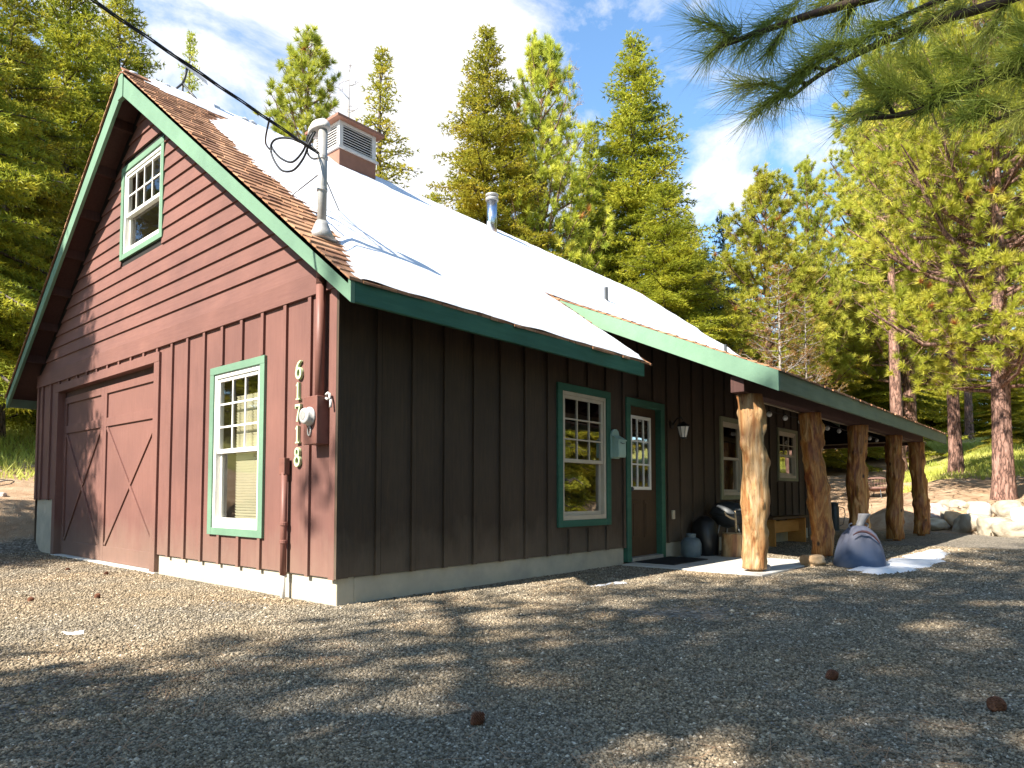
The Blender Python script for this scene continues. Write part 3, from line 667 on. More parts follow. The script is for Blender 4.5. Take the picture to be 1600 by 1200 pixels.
# --- cupola
cu = MB(); cx0, cx1, cy0, cy1 = 2.60, 3.29, 3.80, 4.50
cu.box(cx0, cx1, cy0, cy1, 5.5, 5.99)
cup = cu.build('cupola', M['cupola_brown'], house, bev=.005, label='louvred cupola with brown base and hipped cap')
c = MB(); c.box(cx0 - .03, cx1 + .03, cy0 - .03, cy1 + .03, 5.99, 6.025)
for (a, b) in ((cx0, cy0), (cx1 - .07, cy0), (cx0, cy1 - .07), (cx1 - .07, cy1 - .07)): c.box(a, a + .07, b, b + .07, 6.025, 6.43)
c.box(cx0 + .07, cx1 - .07, cy0, cy0 + .05, 6.39, 6.43); c.box(cx0, cx0 + .05, cy0 + .07, cy1 - .07, 6.39, 6.43)
c.box(cx0 + .07, cx1 - .07, cy0, cy0 + .05, 6.025, 6.06); c.box(cx0, cx0 + .05, cy0 + .07, cy1 - .07, 6.025, 6.06)
c.build('cupola_frame', M['white_metal'], cup, bev=.003)
MB().box(cx0 + .06, cx1 - .06, cy0 + .06, cy1 - .06, 6.03, 6.42).build('cupola_core', M['near_black'], cup)
lv = MB()
for k in range(8):
    z = 6.075 + k * .040
    lv.hexa([(cx0 + .07, cy0 + .004, z), (cx1 - .07, cy0 + .004, z), (cx1 - .07, cy0 + .05, z + .026), (cx0 + .07, cy0 + .05, z + .026),
             (cx0 + .07, cy0 + .004, z + .012), (cx1 - .07, cy0 + .004, z + .012), (cx1 - .07, cy0 + .05, z + .036), (cx0 + .07, cy0 + .05, z + .036)])
    lv.hexa([(cx0 + .004, cy0 + .07, z), (cx0 + .05, cy0 + .07, z + .026), (cx0 + .05, cy1 - .07, z + .026), (cx0 + .004, cy1 - .07, z),
             (cx0 + .004, cy0 + .07, z + .012), (cx0 + .05, cy0 + .07, z + .036), (cx0 + .05, cy1 - .07, z + .036), (cx0 + .004, cy1 - .07, z + .012)])
lv.build('louvre', M['white_metal'], cup)
cp = MB(); o_ = .10; mx, my = (cx0 + cx1) / 2, (cy0 + cy1) / 2
cp.add([(cx0 - o_, cy0 - o_, 6.43), (cx1 + o_, cy0 - o_, 6.43), (cx1 + o_, cy1 + o_, 6.43), (cx0 - o_, cy1 + o_, 6.43),
        (cx0 - o_, cy0 - o_, 6.47), (cx1 + o_, cy0 - o_, 6.47), (cx1 + o_, cy1 + o_, 6.47), (cx0 - o_, cy1 + o_, 6.47), (mx, my, 6.60)],
       [(3, 2, 1, 0), (0, 1, 5, 4), (1, 2, 6, 5), (2, 3, 7, 6), (3, 0, 4, 7), (4, 5, 8), (5, 6, 8), (6, 7, 8), (7, 4, 8)])
cp.build('cupola_cap', M['cupola_brown'], cup)
# --- flue and vents
f = MB(); f.tube([(6.15, 3.9, 5.6), (6.15, 3.9, 6.40)], .098, 24); fo = f.build('flue_pipe', M['steel'], house, smooth=True, label='shiny steel stovepipe on the snowy roof')
fo.data.polygons.foreach_set('use_smooth', [len(p.vertices) == 4 for p in fo.data.polygons])
MB().lathe([(.105, 0), (.125, .01), (.125, .05), (.10, .06), (.10, .085), (.125, .09), (.125, .125), (.02, .15)], (6.15, 3.9, 6.36), 24).build('flue_cap', M['grey_metal'], fo, smooth=True)
for (x, y, h) in ((6.80, 1.735, .30), (10.82, 1.285, .22)):
    z = RZ(y); vp = MB(); vp.tube([(x, y, z - .1), (x, y, z + h)], .033, 14); vp.lathe([(.09, 0), (.045, .05), (.04, .08)], (x, y, z), 14); vp.build('vent_pipe', M['dark_metal'], house)
# --- service mast, weatherhead, meter
mx_, my_ = -.06, .185
ms = MB(); ms.tube([(mx_, my_, 2.9), (mx_, my_, 3.90)], .040, 18)
mast = ms.build('service_mast', M['grey_metal'], house, smooth=True, label='galvanised electric service mast rising through the roof edge')
for z in (3.60, 3.32): MB().lathe([(.041, 0), (.046, .004), (.046, .03), (.041, .034)], (mx_, my_, z), 18).build('mast_clamp', M['grey_metal'], mast)
MB().lathe([(.13, -.03), (.085, .05), (.065, .10), (.048, .14)], (mx_, my_, RZ(my_)), 20).build('mast_flashing', M['grey_metal'], mast, smooth=True)
wh = MB(); wh.lathe([(.04, -.01), (.085, .0), (.095, .01), (.090, .045), (.070, .08), (.035, .10), (.005, .105)], (0, 0, 0), 20)
wh.v = [(mx_ + v[0] * .8, my_ + .06 + v[1] * 1.45, 3.87 + v[2] - .12 * (v[1] if v[1] > 0 else 0)) for v in wh.v]; wh.build('weatherhead', M['white_metal'], mast, smooth=True)
gy = MB(); gy.tube([(mx_, my_, 3.50), (.26, 1.2, RZ(1.2) + .01)], .006, 6); gy.tube([(mx_, my_, 3.50), (.78, 1.11, RZ(1.11) + .01)], .006, 6); gy.build('guy_rod', M['dark_metal'], mast)
cd = MB(); cd.tube([(mx_, my_, 2.56), (mx_, my_, 1.50)], .040, 16); cd.build('service_conduit', M['conduit'], house, smooth=True)
MB().tube([(mx_, my_, 2.5), (mx_, my_, 2.95)], .040, 16).build('service_conduit', M['conduit'], house, smooth=True)
mbx = MB(); mbx.box(-.13, -.002, .113, .315, 1.125, 1.535); meter = mbx.build('meter_box', M['box_brown'], house, bev=.006, label='brown electric meter box on the corner of the gable wall')
m_ = MB(); m_.lathe([(.095, 0), (.10, .005), (.10, .03), (.086, .036), (.086, .10), (.078, .125), (.05, .135), (.002, .137)], (0, 0, 0), 28, 'x')
m_.v = [(-.13 - v[0] * .55, .208 + v[1] * .80, 1.36 + v[2] * .80) for v in m_.v]; m_.build('meter_dial', M['white_metal'], meter, smooth=True)
m_ = MB(); m_.lathe([(.04, 0), (.04, .004)], (-.208, .208, 1.365), 20, 'x'); m_.build('dial_face', M['grey_metal'], meter)
m_ = MB(); m_.tube([(-.14, .208 + .022 * math.sin(t), 1.235 + .038 * math.cos(t)) for t in [i * .45 for i in range(15)]], .006, 6); m_.build('seal_ring', M['grey_metal'], meter)
m_ = MB()
for (a, b) in (((.10, 1.545), (.055, 1.555)), ((.10, 1.515), (.06, 1.50)), ((.05, 1.55), (.03, 1.50)), ((.03, 1.50), (.02, 1.43))):
    m_.tube([(-.05, a[0], a[1]), (-.06, b[0], b[1])], .011, 8)
m_.build('wire_clips', M['white_metal'], meter, smooth=True)
pb = MB(); pb.box(-.075, -.02, .70, .79, .88, 1.03); tb = pb.build('junction_box', M['box_brown'], house, bev=.004)
MB().tube([(-.05, .735, .90), (-.05, .735, -.02)], .028, 14).build('conduit', M['conduit'], tb, smooth=True)
MB().tube([(-.05, .735, -.02), (-.05, .735, -.3)], .022, 14).build('conduit', M['white_metal'], tb, smooth=True)
for z in (.42, .26): MB().lathe([(.029, 0), (.036, .004), (.036, .03), (.029, .034)], (-.05, .735, z), 14).build('conduit_coupling', M['conduit'], tb)
# --- house numbers 6 1 7 1 8
def arc(cx, cy, rx, ry, a0, a1, n=18): return [(cx + rx * math.cos(R(a0 + (a1 - a0) * i / n)), cy + ry * math.sin(R(a0 + (a1 - a0) * i / n))) for i in range(n + 1)]
def ribbon(mb, pts, wid, y0, z0, w0, w1, sc=1):
    n = len(pts); wid = wid if isinstance(wid, list) else [wid] * n
    Lp, Rp = [], []
    for i, (a, b) in enumerate(pts):
        p, q = pts[max(i - 1, 0)], pts[min(i + 1, n - 1)]; dx, dy = q[0] - p[0], q[1] - p[1]; l = math.hypot(dx, dy) or 1
        nx, ny = -dy / l * wid[i] / 2, dx / l * wid[i] / 2; Lp.append((a + nx, b + ny)); Rp.append((a - nx, b - ny))
    P = lambda u, v, w: Fg(y0 - u, z0 + v, w)
    for i in range(n - 1):
        q = [Lp[i], Lp[i + 1], Rp[i + 1], Rp[i]]
        mb.hexa([P(*q[0], w0), P(*q[1], w0), P(*q[2], w0), P(*q[3], w0), P(*q[0], w1), P(*q[1], w1), P(*q[2], w1), P(*q[3], w1)])
def digit(ch, z0, lab):
    mb = MB(); y0, w0, w1 = .575, .004, .03
    if ch == '6':
        pts = arc(.005, .045, .036, .045, 80, -280, 26); ribbon(mb, pts, [.018 + .008 * abs(math.cos(i / 26 * 6.28 + 1.4)) for i in range(27)], y0, z0, w0, w1)
        ribbon(mb, [(-.030, .055), (-.022, .10), (0, .135), (.038, .155)], [.022, .024, .020, .010], y0, z0, w0 + .001, w1 - .001)
    elif ch == '1':
        ribbon(mb, [(0, 0), (0, .155)], .022, y0, z0, w0, w1); ribbon(mb, [(-.03, .006), (.03, .006)], .012, y0, z0, w0 + .001, w1 - .001)
        ribbon(mb, [(-.028, .128), (.002, .150)], .014, y0, z0, w0 + .002, w1 - .002)
    elif ch == '7':
        ribbon(mb, [(-.038, .145), (.042, .145)], .022, y0, z0, w0, w1); ribbon(mb, [(.036, .145), (.008, .07), (-.006, 0)], [.014, .020, .026], y0, z0, w0 + .001, w1 - .001)
        ribbon(mb, [(-.036, .150), (-.036, .118)], .010, y0, z0, w0 + .002, w1 - .002)
    else:
        ribbon(mb, arc(0, .118, .028, .035, 0, 360, 24), .018, y0, z0, w0, w1); ribbon(mb, arc(0, .042, .036, .042, 0, 360, 24), .021, y0, z0, w0 + .001, w1 - .001)
    mb.build('house_number', M['number'], house, label=lab, solid=False)
for ch, z0, lab in (('6', 1.742, 'digit 6, topmost'), ('1', 1.548, 'digit 1 under the 6'), ('7', 1.352, 'digit 7 beside the meter'), ('1', 1.158, 'digit 1 under the 7'), ('8', .958, 'digit 8, lowest')): digit(ch, z0, lab)

# ================================================================ SNOW
def snow_roof():
    nx, ny = 340, 90; x0, x1, s0, s1 = -.28, 12.33, -.60, H2 + .02
    def edge(y):            # left melt edge of the snow
        pts = [(-.6, -.24), (-.46, -.18), (.04, .12), (.85, .33), (1.37, .27), (1.9, .28), (3.2, .38), (3.6, .62), (3.75, .95), (3.9, 1.1), (3.96, .1), (4.3, -.12)]
        for (a, p), (b, q) in zip(pts, pts[1:]):
            if a <= y <= b: return p + (q - p) * (y - a) / (b - a)
        return pts[-1][1]
    V = []; th = np.zeros((nx, ny))
    for i in range(nx):
        for j in range(ny):
            x = x0 + (x1 - x0) * i / (nx - 1); y = s0 + (s1 - s0) * j / (ny - 1)
            st = round(y / .11) * .11
            jag = .05 * noise.noise(Vector((st * 9.1, 0, 3))) + .05 * noise.noise(Vector((x * 3, y * 5, 1)))
            d = x - edge(y) - jag * 2
            d = min(d, (12.02 + .3 * noise.noise(Vector((y * 2.5, 5, 1))) - x))
            d = min(d, (y + .62 + .018 * noise.noise(Vector((x * 2.2, 2, 8)))) * 1.5)
            if x > 3.7 and y < 1.0: d = min(d, (4.07 - .17 * (y + .5) - x) * 1.5 + .03 * noise.noise(Vector((x * 9, y * 9, 2))))
            if x > 4.2: d = min(d, (y - 1.02) * 2 + .12)
            if y > 3.8 and x > 7: d = min(d, (4.22 - .02 * (x - 7) - y) + .12 * noise.noise(Vector((x * 1.3, 0, 9))) + .06)
            if x > 9.5: d = min(d, 12.30 - x + .25 * noise.noise(Vector((x * 2, y * 2, 4))) - .06)
            n = noise.noise(Vector((x * 1.2, y * 1.2, 0))) * .5 + .5; n2 = noise.noise(Vector((x * 5, y * 5, 7)))
            th[i, j] = min(1, d / .10) * (.05 + .02 * n + .008 * n2) if d > 0 else -.01
            V.append((x, y, RZ(y) + .018 + max(th[i, j], 0)))
    F = []
    used = {}
    for i in range(nx - 1):
        for j in range(ny - 1):
            if max(th[i, j], th[i + 1, j], th[i, j + 1], th[i + 1, j + 1]) > 0:
                F.append((i * ny + j, (i + 1) * ny + j, (i + 1) * ny + j + 1, i * ny + j + 1))
    mb = MB(); ids = sorted({k for f in F for k in f}); mp = {k: n for n, k in enumerate(ids)}
    mb.add([V[k] for k in ids], [tuple(mp[k] for k in f) for f in F])
    # back slope snow
    V2 = []; k = len(mb.v)
    o = mb.build('roof_snow', M['snow'], None, smooth=True, solid=False); recenter(o)
    tag(o, 'thin white snow blanket melting on the long brown roof slope', 'snow', kind='stuff')
    rb = MB()
    rnd = random.Random(5)
    for q in range(26):
        x = rnd.uniform(-.2, 1.8); s = rnd.uniform(.05, .14)
        rb.lathe([(s, 0), (s * .9, .03), (s * .5, .055), (.01, .06)], (x, H2 + rnd.uniform(.0, .1), RZ(H2) + rnd.uniform(-.02, .0)), 10, mod=lambda i, t: 1 + .25 * math.sin(3 * t + q))
    o = rb.build('ridge_snow', M['snow'], None, smooth=True, solid=False); recenter(o); tag(o, 'lumpy snow left along the roof ridge by the dish', 'snow', kind='stuff')
snow_roof()
def snow_patch(poly, h, label, z=-.23, seed=1, name='snow_patch', res=.045):
    xs = [p[0] for p in poly]; ys_ = [p[1] for p in poly]
    def sd(x, y):
        ins = False; dm = 9
        for i in range(len(poly)):
            (x1, y1), (x2, y2) = poly[i], poly[(i + 1) % len(poly)]
            if (y1 > y) != (y2 > y) and x < (x2 - x1) * (y - y1) / (y2 - y1) + x1: ins = not ins
            t = max(0, min(1, ((x - x1) * (x2 - x1) + (y - y1) * (y2 - y1)) / ((x2 - x1) ** 2 + (y2 - y1) ** 2))); dm = min(dm, math.hypot(x - x1 - t * (x2 - x1), y - y1 - t * (y2 - y1)))
        return dm if ins else -dm
    nx = int((max(xs) - min(xs) + .3) / res); ny = int((max(ys_) - min(ys_) + .3) / res); V = []; ok = []
    for i in range(nx):
        for j in range(ny):
            x = min(xs) - .15 + i * res; y = min(ys_) - .15 + j * res
            d = sd(x, y) + .14 * noise.noise(Vector((x * 4, y * 6, seed))) + .05 * noise.noise(Vector((x * 14, y * 14, seed)))
            t = min(1, max(0, d / .12)); V.append((x, y, z - .012 + (h * (t ** .6) * (.7 + .6 * noise.noise(Vector((x * 3, y * 3, 4)))) if t > 0 else 0))); ok.append(d > 0)
    F = [(i * ny + j, (i + 1) * ny + j, (i + 1) * ny + j + 1, i * ny + j + 1) for i in range(nx - 1) for j in range(ny - 1) if ok[i * ny + j] or ok[(i + 1) * ny + j] or ok[i * ny + j + 1]]
    ids = sorted({k for f in F for k in f}); mp = {k: n for n, k in enumerate(ids)}
    o = MB().add([V[k] for k in ids], [tuple(mp[k] for k in f) for f in F]).build(name, M['snow'], None, smooth=True, solid=False); recenter(o); return tag(o, label, 'snow', kind='stuff')
snow_patch([(5.75, -2.45), (5.45, -2.85), (6.1, -3.1), (8.0, -3.12), (9.3, -3.0), (10.2, -2.72), (9.2, -2.55), (7.9, -2.55)], .06, 'patch of white snow on the gravel in front of the blue chiminea')
snow_patch([(2.2, -.80), (2.5, -.98), (2.85, -1.06), (3.0, -.95), (2.8, -.86)], .03, 'small scraps of snow on gravel below the long wall', seed=9, res=.03)

# ================================================================ GROUND
def axis(lo, hi, c0, c1, fine, coarse):
    a = [c0]; s = fine
    while a[-1] > lo: s = min(s * 1.12, coarse); a.append(a[-1] - s)
    a = a[::-1]; b = list(np.arange(c0 + fine, c1, fine)); s = fine
    a += b
    while a[-1] < hi: s = min(s * 1.12, coarse); a.append(a[-1] + s)
    return a
gx = axis(-500, 900, -5, 22, .16, 60); gy_ = axis(-600, 700, -7, 12, .16, 60)
V = np.empty((len(gx), len(gy_), 3))
for i, x in enumerate(gx):
    for j, y in enumerate(gy_):
        z = T(x, y); n = noise.noise(Vector((x * .9, y * .9, 0)))
        rough = .012 if (y < 8 and x < 15.5) else .05
        near = (-.3 < x < 7.2 and -2.1 < y < 8.6)
        z += rough * n * (.3 if near else 1)
        if rough > .02: z += .05 * noise.noise(Vector((x * 2.3, y * 2.3, 4))) + .03 * noise.noise(Vector((x * 6, y * 6, 4)))
        V[i, j] = (x, y, z)
ny = len(gy_); I = np.arange(len(gx) * ny).reshape(len(gx), ny)
F = np.stack([I[:-1, :-1], I[1:, :-1], I[1:, 1:], I[:-1, 1:]], -1).reshape(-1)
me = raw_mesh('ground', V.reshape(-1, 3), F, 4, M['ground']); me.polygons.foreach_set('use_smooth', [True] * len(me.polygons))
tag(link('ground', me), kind='structure')
# crushed stone lying on the drive
rng = np.random.default_rng(11)
def pebbles():
    base = np.array([(1, 0, 0), (-1, 0, 0), (0, 1, 0), (0, -1, 0), (0, 0, 1), (0, 0, -1)], float)
    fc = np.array([(0, 2, 4), (2, 1, 4), (1, 3, 4), (3, 0, 4), (2, 0, 5), (1, 2, 5), (3, 1, 5), (0, 3, 5)])
    P = []
    cx, cy = -3.36, -4.85
    n = 900000; d = 1.4 + 13 * rng.random(n) ** 1.5; a = np.radians(-2 + 86 * rng.random(n))
    x = cx + d * np.cos(a); y = cy + d * np.sin(a)
    ok = ~((x > -.02) & (y > .0)) & ~((x > 4.35) & (x < 6.65) & (y > -1.95)) & (y < 8.2)
    x, y, d = x[ok], y[ok], d[ok]
    bare = np.array([noise.noise(Vector((p * .55 + q * .2, q * .9, 7))) + .35 * noise.noise(Vector((p * 3, q * 3, 1))) for p, q in zip(x, y)]); ok = bare < .16 + .5 * rng.random(len(x)); x, y, d = x[ok], y[ok], d[ok]; n = len(x)
    s = (.0031 + .0056 * rng.random(n) ** 2.4) * (1 + d * .065); s *= np.where(rng.random(n) > .985, 1.7, 1)
    b = base[None] * (1 + .35 * (rng.random((n, 6, 3)) - .5)) ; b = b + .25 * (rng.random((n, 6, 3)) - .5)
    sc = np.stack([s * (.8 + .7 * rng.random(n)), s * (.8 + .5 * rng.random(n)), s * (.45 + .4 * rng.random(n))], -1)
    b = b * sc[:, None, :]; t = rng.random(n) * 6.283; c_, s_ = np.cos(t), np.sin(t)
    X = b[..., 0] * c_[:, None] - b[..., 1] * s_[:, None]; Y = b[..., 0] * s_[:, None] + b[..., 1] * c_[:, None]
    z = np.array([-.235 + (.012 * noise.noise(Vector((px * .9, py * .9, 0))) * (.3 if (-.3 < px < 7.2 and -2.1 < py < 8.6) else 1)) + T(px, py) + .235 for px, py in zip(x, y)])
    Vv = np.stack([X + x[:, None], Y + y[:, None], b[..., 2] + z[:, None] + (s * .25)[:, None]], -1).reshape(-1, 3)
    Ff = (fc[None] + (np.arange(n) * 6)[:, None, None]).reshape(-1)
    return raw_mesh('gravel', Vv, Ff, 3, M['gravel'])
tag(link('gravel', pebbles()), 'loose crushed grey gravel covering the driveway', 'gravel', kind='stuff')

def litter():
    n = 5200; pts = []
    x = np.concatenate([rng.uniform(-3, 10, 6000), rng.uniform(-3, .0, 1200), rng.uniform(15.5, 27, 2500)]); y = np.concatenate([rng.uniform(-4.6, -.2, 6000), rng.uniform(5.5, 14, 1200), rng.uniform(-6, 8, 2500)])
    kp = np.array([(p > 15) or noise.noise(Vector((p * 1.3, q * 1.3, 5))) > .05 or random.random() < .12 for p, q in zip(x, y)]); x, y = x[kp], y[kp]
    k = len(x); a = rng.random(k) * 6.283; l = rng.uniform(.04, .10, k) * np.where(x > 15, 3, 1); w = np.where(x > 15, .012, .0016)
    z = np.array([T(p, q) for p, q in zip(x, y)]) + .012 + np.where((x > 15) | (y > 8), .05, .0)
    dx, dy = np.cos(a) * l, np.sin(a) * l; nx, ny_ = -np.sin(a) * w, np.cos(a) * w; dz = rng.uniform(-.006, .012, k)
    Vv = np.stack([np.stack([x - dx + nx, y - dy + ny_, z], -1), np.stack([x - dx - nx, y - dy - ny_, z], -1), np.stack([x + dx - nx, y + dy - ny_, z + dz], -1), np.stack([x + dx + nx, y + dy + ny_, z + dz], -1)], 1).reshape(-1, 3)
    return raw_mesh('needle_litter', Vv, np.arange(4 * k), 4, M['needle_litter'])
tag(link('needle_litter', litter()), 'fallen brown pine needles scattered over gravel and dirt', 'pine litter', kind='stuff')

def grass(n, xr, yr, hgt, cond, name, label, wid=.012):
    x = rng.uniform(*xr, n); y = rng.uniform(*yr, n)
    keep = np.array([cond(p, q) and noise.noise(Vector((p * .35, q * .35, 2))) > -.22 + .4 * random.random() - .2 for p, q in zip(x, y)]); x, y = x[keep], y[keep]; n = len(x)
    z = np.array([T(p, q) for p, q in zip(x, y)]) - .03
    h = hgt * (.4 + .8 * rng.random(n)); a = rng.random(n) * 6.283; w = wid * (.6 + rng.random(n)); b = rng.random(n) * 6.283; ln = h * (.2 + .6 * rng.random(n))
    V0 = np.stack([x - np.cos(a) * w, y - np.sin(a) * w, z], -1); V1 = np.stack([x + np.cos(a) * w, y + np.sin(a) * w, z], -1)
    V2 = np.stack([x + np.cos(b) * ln, y + np.sin(b) * ln, z + h], -1)
    me = raw_mesh(name, np.stack([V0, V1, V2], 1).reshape(-1, 3), np.arange(3 * n), 3, M['grass'])
    tag(link(name, me), label, 'grass', kind='stuff')
grass(90000, (25, 60), (-9, 9), .22, lambda x, y: y < 1.5 + (x - 27) * .12, 'grass_slope', 'sunny yellow green grass on the slope beyond the boulders', wid=.022)
grass(45000, (-3, 12), (13, 42), .28, lambda x, y: x < 4 + (y - 13) * .25, 'grass_bank', 'long dry grass on the bank behind the garage end', wid=.02)

# ================================================================ small things
def bumpy(name, loc, size, mat, label, cat, group=None, seed=0, rot=0, sub=4, k=.28):
    bm = bmesh.new(); bmesh.ops.create_icosphere(bm, subdivisions=sub, radius=1)
    for v in bm.verts:
        p = v.co.copy(); n = noise.noise(p * .9 + Vector((seed * 3.7, 0, 0))); n2 = noise.noise(p * 2.3 + Vector((0, seed * 2.1, 0)))
        f = 1 + k * 1.6 * n + k * .5 * n2
        c = p * f
        q = .80 + .2 * noise.noise(Vector((seed, 1, 1)))
        for ax in range(3):                        # soft planing makes it blocky
            if abs(c[ax]) > q: c[ax] = math.copysign(q + (abs(c[ax]) - q) * .35, c[ax])
        v.co = Vector((c.x * size[0], c.y * size[1], c.z * size[2]))
    me = bpy.data.meshes.new(name); bm.to_mesh(me); bm.free(); me.materials.append(mat); me.polygons.foreach_set('use_smooth', [True] * len(me.polygons))
    o = link(name, me, None, (loc[0], loc[1], loc[2])); o.rotation_euler = (0, 0, rot); return tag(o, label, cat, group)
# boulders: (x, y, base z, half sizes, material, label)
G_ = 'rows of pale boulders at the edge of the drive'
BL = [(17.75, -1.50, .10, (.36, .34, .36), 'boulder_pink', 'blocky pinkish grey boulder just right of the last log post'),
      (18.3, -1.62, .42, (.36, .3, .17), 'boulder', 'flat pale boulder on top of the row, right of the last log post'),
      (18.15, -1.95, .35, (.33, .3, .22), 'boulder', 'rounded pale boulder in the top row, left of the long flat one'),
      (18.1, -2.32, .38, (.42, .3, .17), 'boulder', 'long low pale boulder in the top row, left of the pine trunk'),
      (17.7, -2.45, .20, (.38, .34, .30), 'boulder_white', 'bright white boulder below the big pine trunk'),
      (17.2, -2.00, .02, (.40, .36, .27), 'boulder_orange', 'smooth orange tinted boulder in the middle of the heap'),
      (17.5, -1.75, .10, (.2, .2, .2), 'boulder', 'small pale boulder wedged between the pink one and the orange one'),
      (16.75, -1.55, -.12, (.62, .42, .22), 'boulder', 'long low cream boulder on the ground at the foot of the heap'),
      (16.5, -2.45, -.08, (.58, .45, .31), 'boulder', 'largest cream boulder, below the white one'),
      (17.4, -3.05, .25, (.40, .36, .30), 'boulder', 'pointed tan boulder in the top row, right of the pine trunk'),
      (17.0, -3.12, .02, (.27, .24, .17), 'boulder', 'small pale boulder under the pointed tan one'),
      (15.7, -2.95, -.12, (.46, .42, .30), 'boulder', 'broad cream boulder at the right foot of the heap'),
      (16.7, -3.45, .10, (.42, .4, .32), 'boulder_white', 'pale squared boulder at the right edge of the photo, upper row'),
      (15.3, -3.35, -.12, (.5, .42, .24), 'boulder', 'low cream boulder at the right edge of the photo, on the ground'),
      (18.5, -1.05, .20, (.34, .3, .24), 'boulder', 'pale boulder partly behind the last log post'),
      (19.2, -.55, .30, (.36, .3, .18), 'boulder', 'low pale boulder left of the last log post'),
      (20.3, -.15, .45, (.45, .35, .15), 'boulder', 'flat pale boulder seen between the last two log posts'),
      (16.4, -4.1, -.05, (.5, .45, .35), 'boulder', 'cream boulder beyond the right edge'),
      (17.4, -4.0, .25, (.45, .4, .3), 'boulder', 'upper boulder beyond the right edge')]
for i, (x, y, z, s, m, lab) in enumerate(BL):
    bumpy('boulder', (x, y, z + s[2] * .35 - .05), (s[0] * .84, s[1] * .86, s[2] * .98), M[m], lab, 'boulder', G_, seed=i + 1, rot=i * 1.3)
bumpy('rock', (5.98, -1.97, -.165), (.18, .13, .10), M['boulder_orange'], 'single tan rock on the gravel at the foot of the second log post', 'rock', seed=40, rot=-.5)
bumpy('knob_stone', (4.98, -1.72, -.19), (.055, .05, .05), M['boulder_pink'], 'fist sized grey stone beside the nearest log post', 'stone', seed=41)
rs = random.Random(9)
for i in range(9):
    x, y = rs.uniform(-.9, .3), rs.uniform(8.7, 11.5); bumpy('field_stone', (x, y, T(x, y) + .02), (rs.uniform(.06, .14), rs.uniform(.05, .12), rs.uniform(.03, .07)), M['boulder_pink'], 'small grey stone on the needle covered dirt left of the garage', 'stone', 'stones on the dirt bank', seed=60 + i, rot=i, sub=3)
# sticks on the bank
for i in range(7):
    x, y = rs.uniform(-.8, 1.2), rs.uniform(9.5, 14.5); a = rs.uniform(0, 3.1); l = rs.uniform(.4, 1.1); z = T(x, y) + .06
    p = [(x + math.cos(a) * l * t + .05 * math.sin(5 * t), y + math.sin(a) * l * t, T(x + math.cos(a) * l * t, y + math.sin(a) * l * t) + .05 + .04 * math.sin(4 * t)) for t in (0, .3, .6, 1)]
    o = MB().tube(p, [.018, .015, .012, .005], 7).build('fallen_stick', M['bark_dead'], None, smooth=True); recenter(o); tag(o, 'bare fallen stick on the bank left of the garage', 'stick', 'sticks on the bank')
# doorstep slab, mat
o = MB().box(4.42, 6.58, -1.88, -.02, -.33, -.212).build('porch_slab', M['slab'], None, bev=.012); recenter(o); tag(o, 'pale concrete porch slab under the front door and first post', 'concrete slab')
o = MB().box(4.72, 5.72, -.62, -.03, -.212, -.196).build('doormat', M['mat'], None, bev=.004); recenter(o); tag(o, 'black rubber doormat on the slab at the front door', 'doormat')
# mailbox
t = empty('mailbox', (4.25, -.06, 1.17), 'pale aqua wall mailbox between the window and the green framed door', 'mailbox')
pr = [(4.16, 1.17), (4.34, 1.17), (4.35, 1.20), (4.35, 1.44), (4.34, 1.48), (4.32, 1.53), (4.28, 1.555), (4.22, 1.555), (4.18, 1.53), (4.155, 1.48), (4.15, 1.44), (4.15, 1.20)]
MB().prism([(a, -.024, b) for a, b in pr], [(a, -.050, b) for a, b in pr]).build('back_plate', M['mailbox'], t, bev=.003)
pr2 = [(-.05, 1.185), (-.145, 1.185), (-.152, 1.22), (-.150, 1.40), (-.145, 1.425), (-.05, 1.45)]
body = MB().prism([(4.16, a, b) for a, b in pr2], [(4.34, a, b) for a, b in pr2]).build('body', M['mailbox'], t, bev=.005)
MB().hexa([(4.152, -.16, 1.395), (4.348, -.16, 1.395), (4.348, -.050, 1.452), (4.152, -.050, 1.452), (4.152, -.16, 1.41), (4.348, -.16, 1.41), (4.348, -.050, 1.475), (4.152, -.050, 1.475)]).build('lid', M['mailbox'], t, bev=.002)
MB().tube([(4.20, -.158, 1.372), (4.25, -.166, 1.36), (4.30, -.158, 1.372)], .005, 6).build('latch', M['dark_metal'], t)
# wall lantern
t = empty('wall_lantern', (5.86, -.1, 1.5), 'black wall lantern with ribbed glass right of the front door', 'lamp')
MB().lathe([(.06, 0), (.06, .012), (.03, .02)], (5.86, -.024, 1.74), 16, 'y').build('wall_plate', M['black'], t)
MB().tube([(5.86, -.03, 1.74), (5.86, -.10, 1.83), (5.86, -.17, 1.84), (5.86, -.20, 1.79)], .010, 8).build('arm', M['black'], t, smooth=True)
MB().lathe([(.10, 0), (.085, .03), (.04, .055), (.012, .08)], (5.86, -.20, 1.70), 8).build('cap', M['black'], t)
MB().lathe([(.045, 0), (.06, .04), (.088, .16)], (5.86, -.20, 1.54), 8).build('glass_shade', M['bulb'], t)
cg = MB()
for k in range(8):
    a = math.pi / 4 * k; cg.tube([(5.86 + .047 * math.cos(a), -.20 + .047 * math.sin(a), 1.54), (5.86 + .091 * math.cos(a), -.20 + .091 * math.sin(a), 1.70)], .005, 5)
cg.lathe([(.05, -.012), (.052, .004), (.02, -.02)], (5.86, -.20, 1.54), 8); cg.build('cage', M['black'], t)
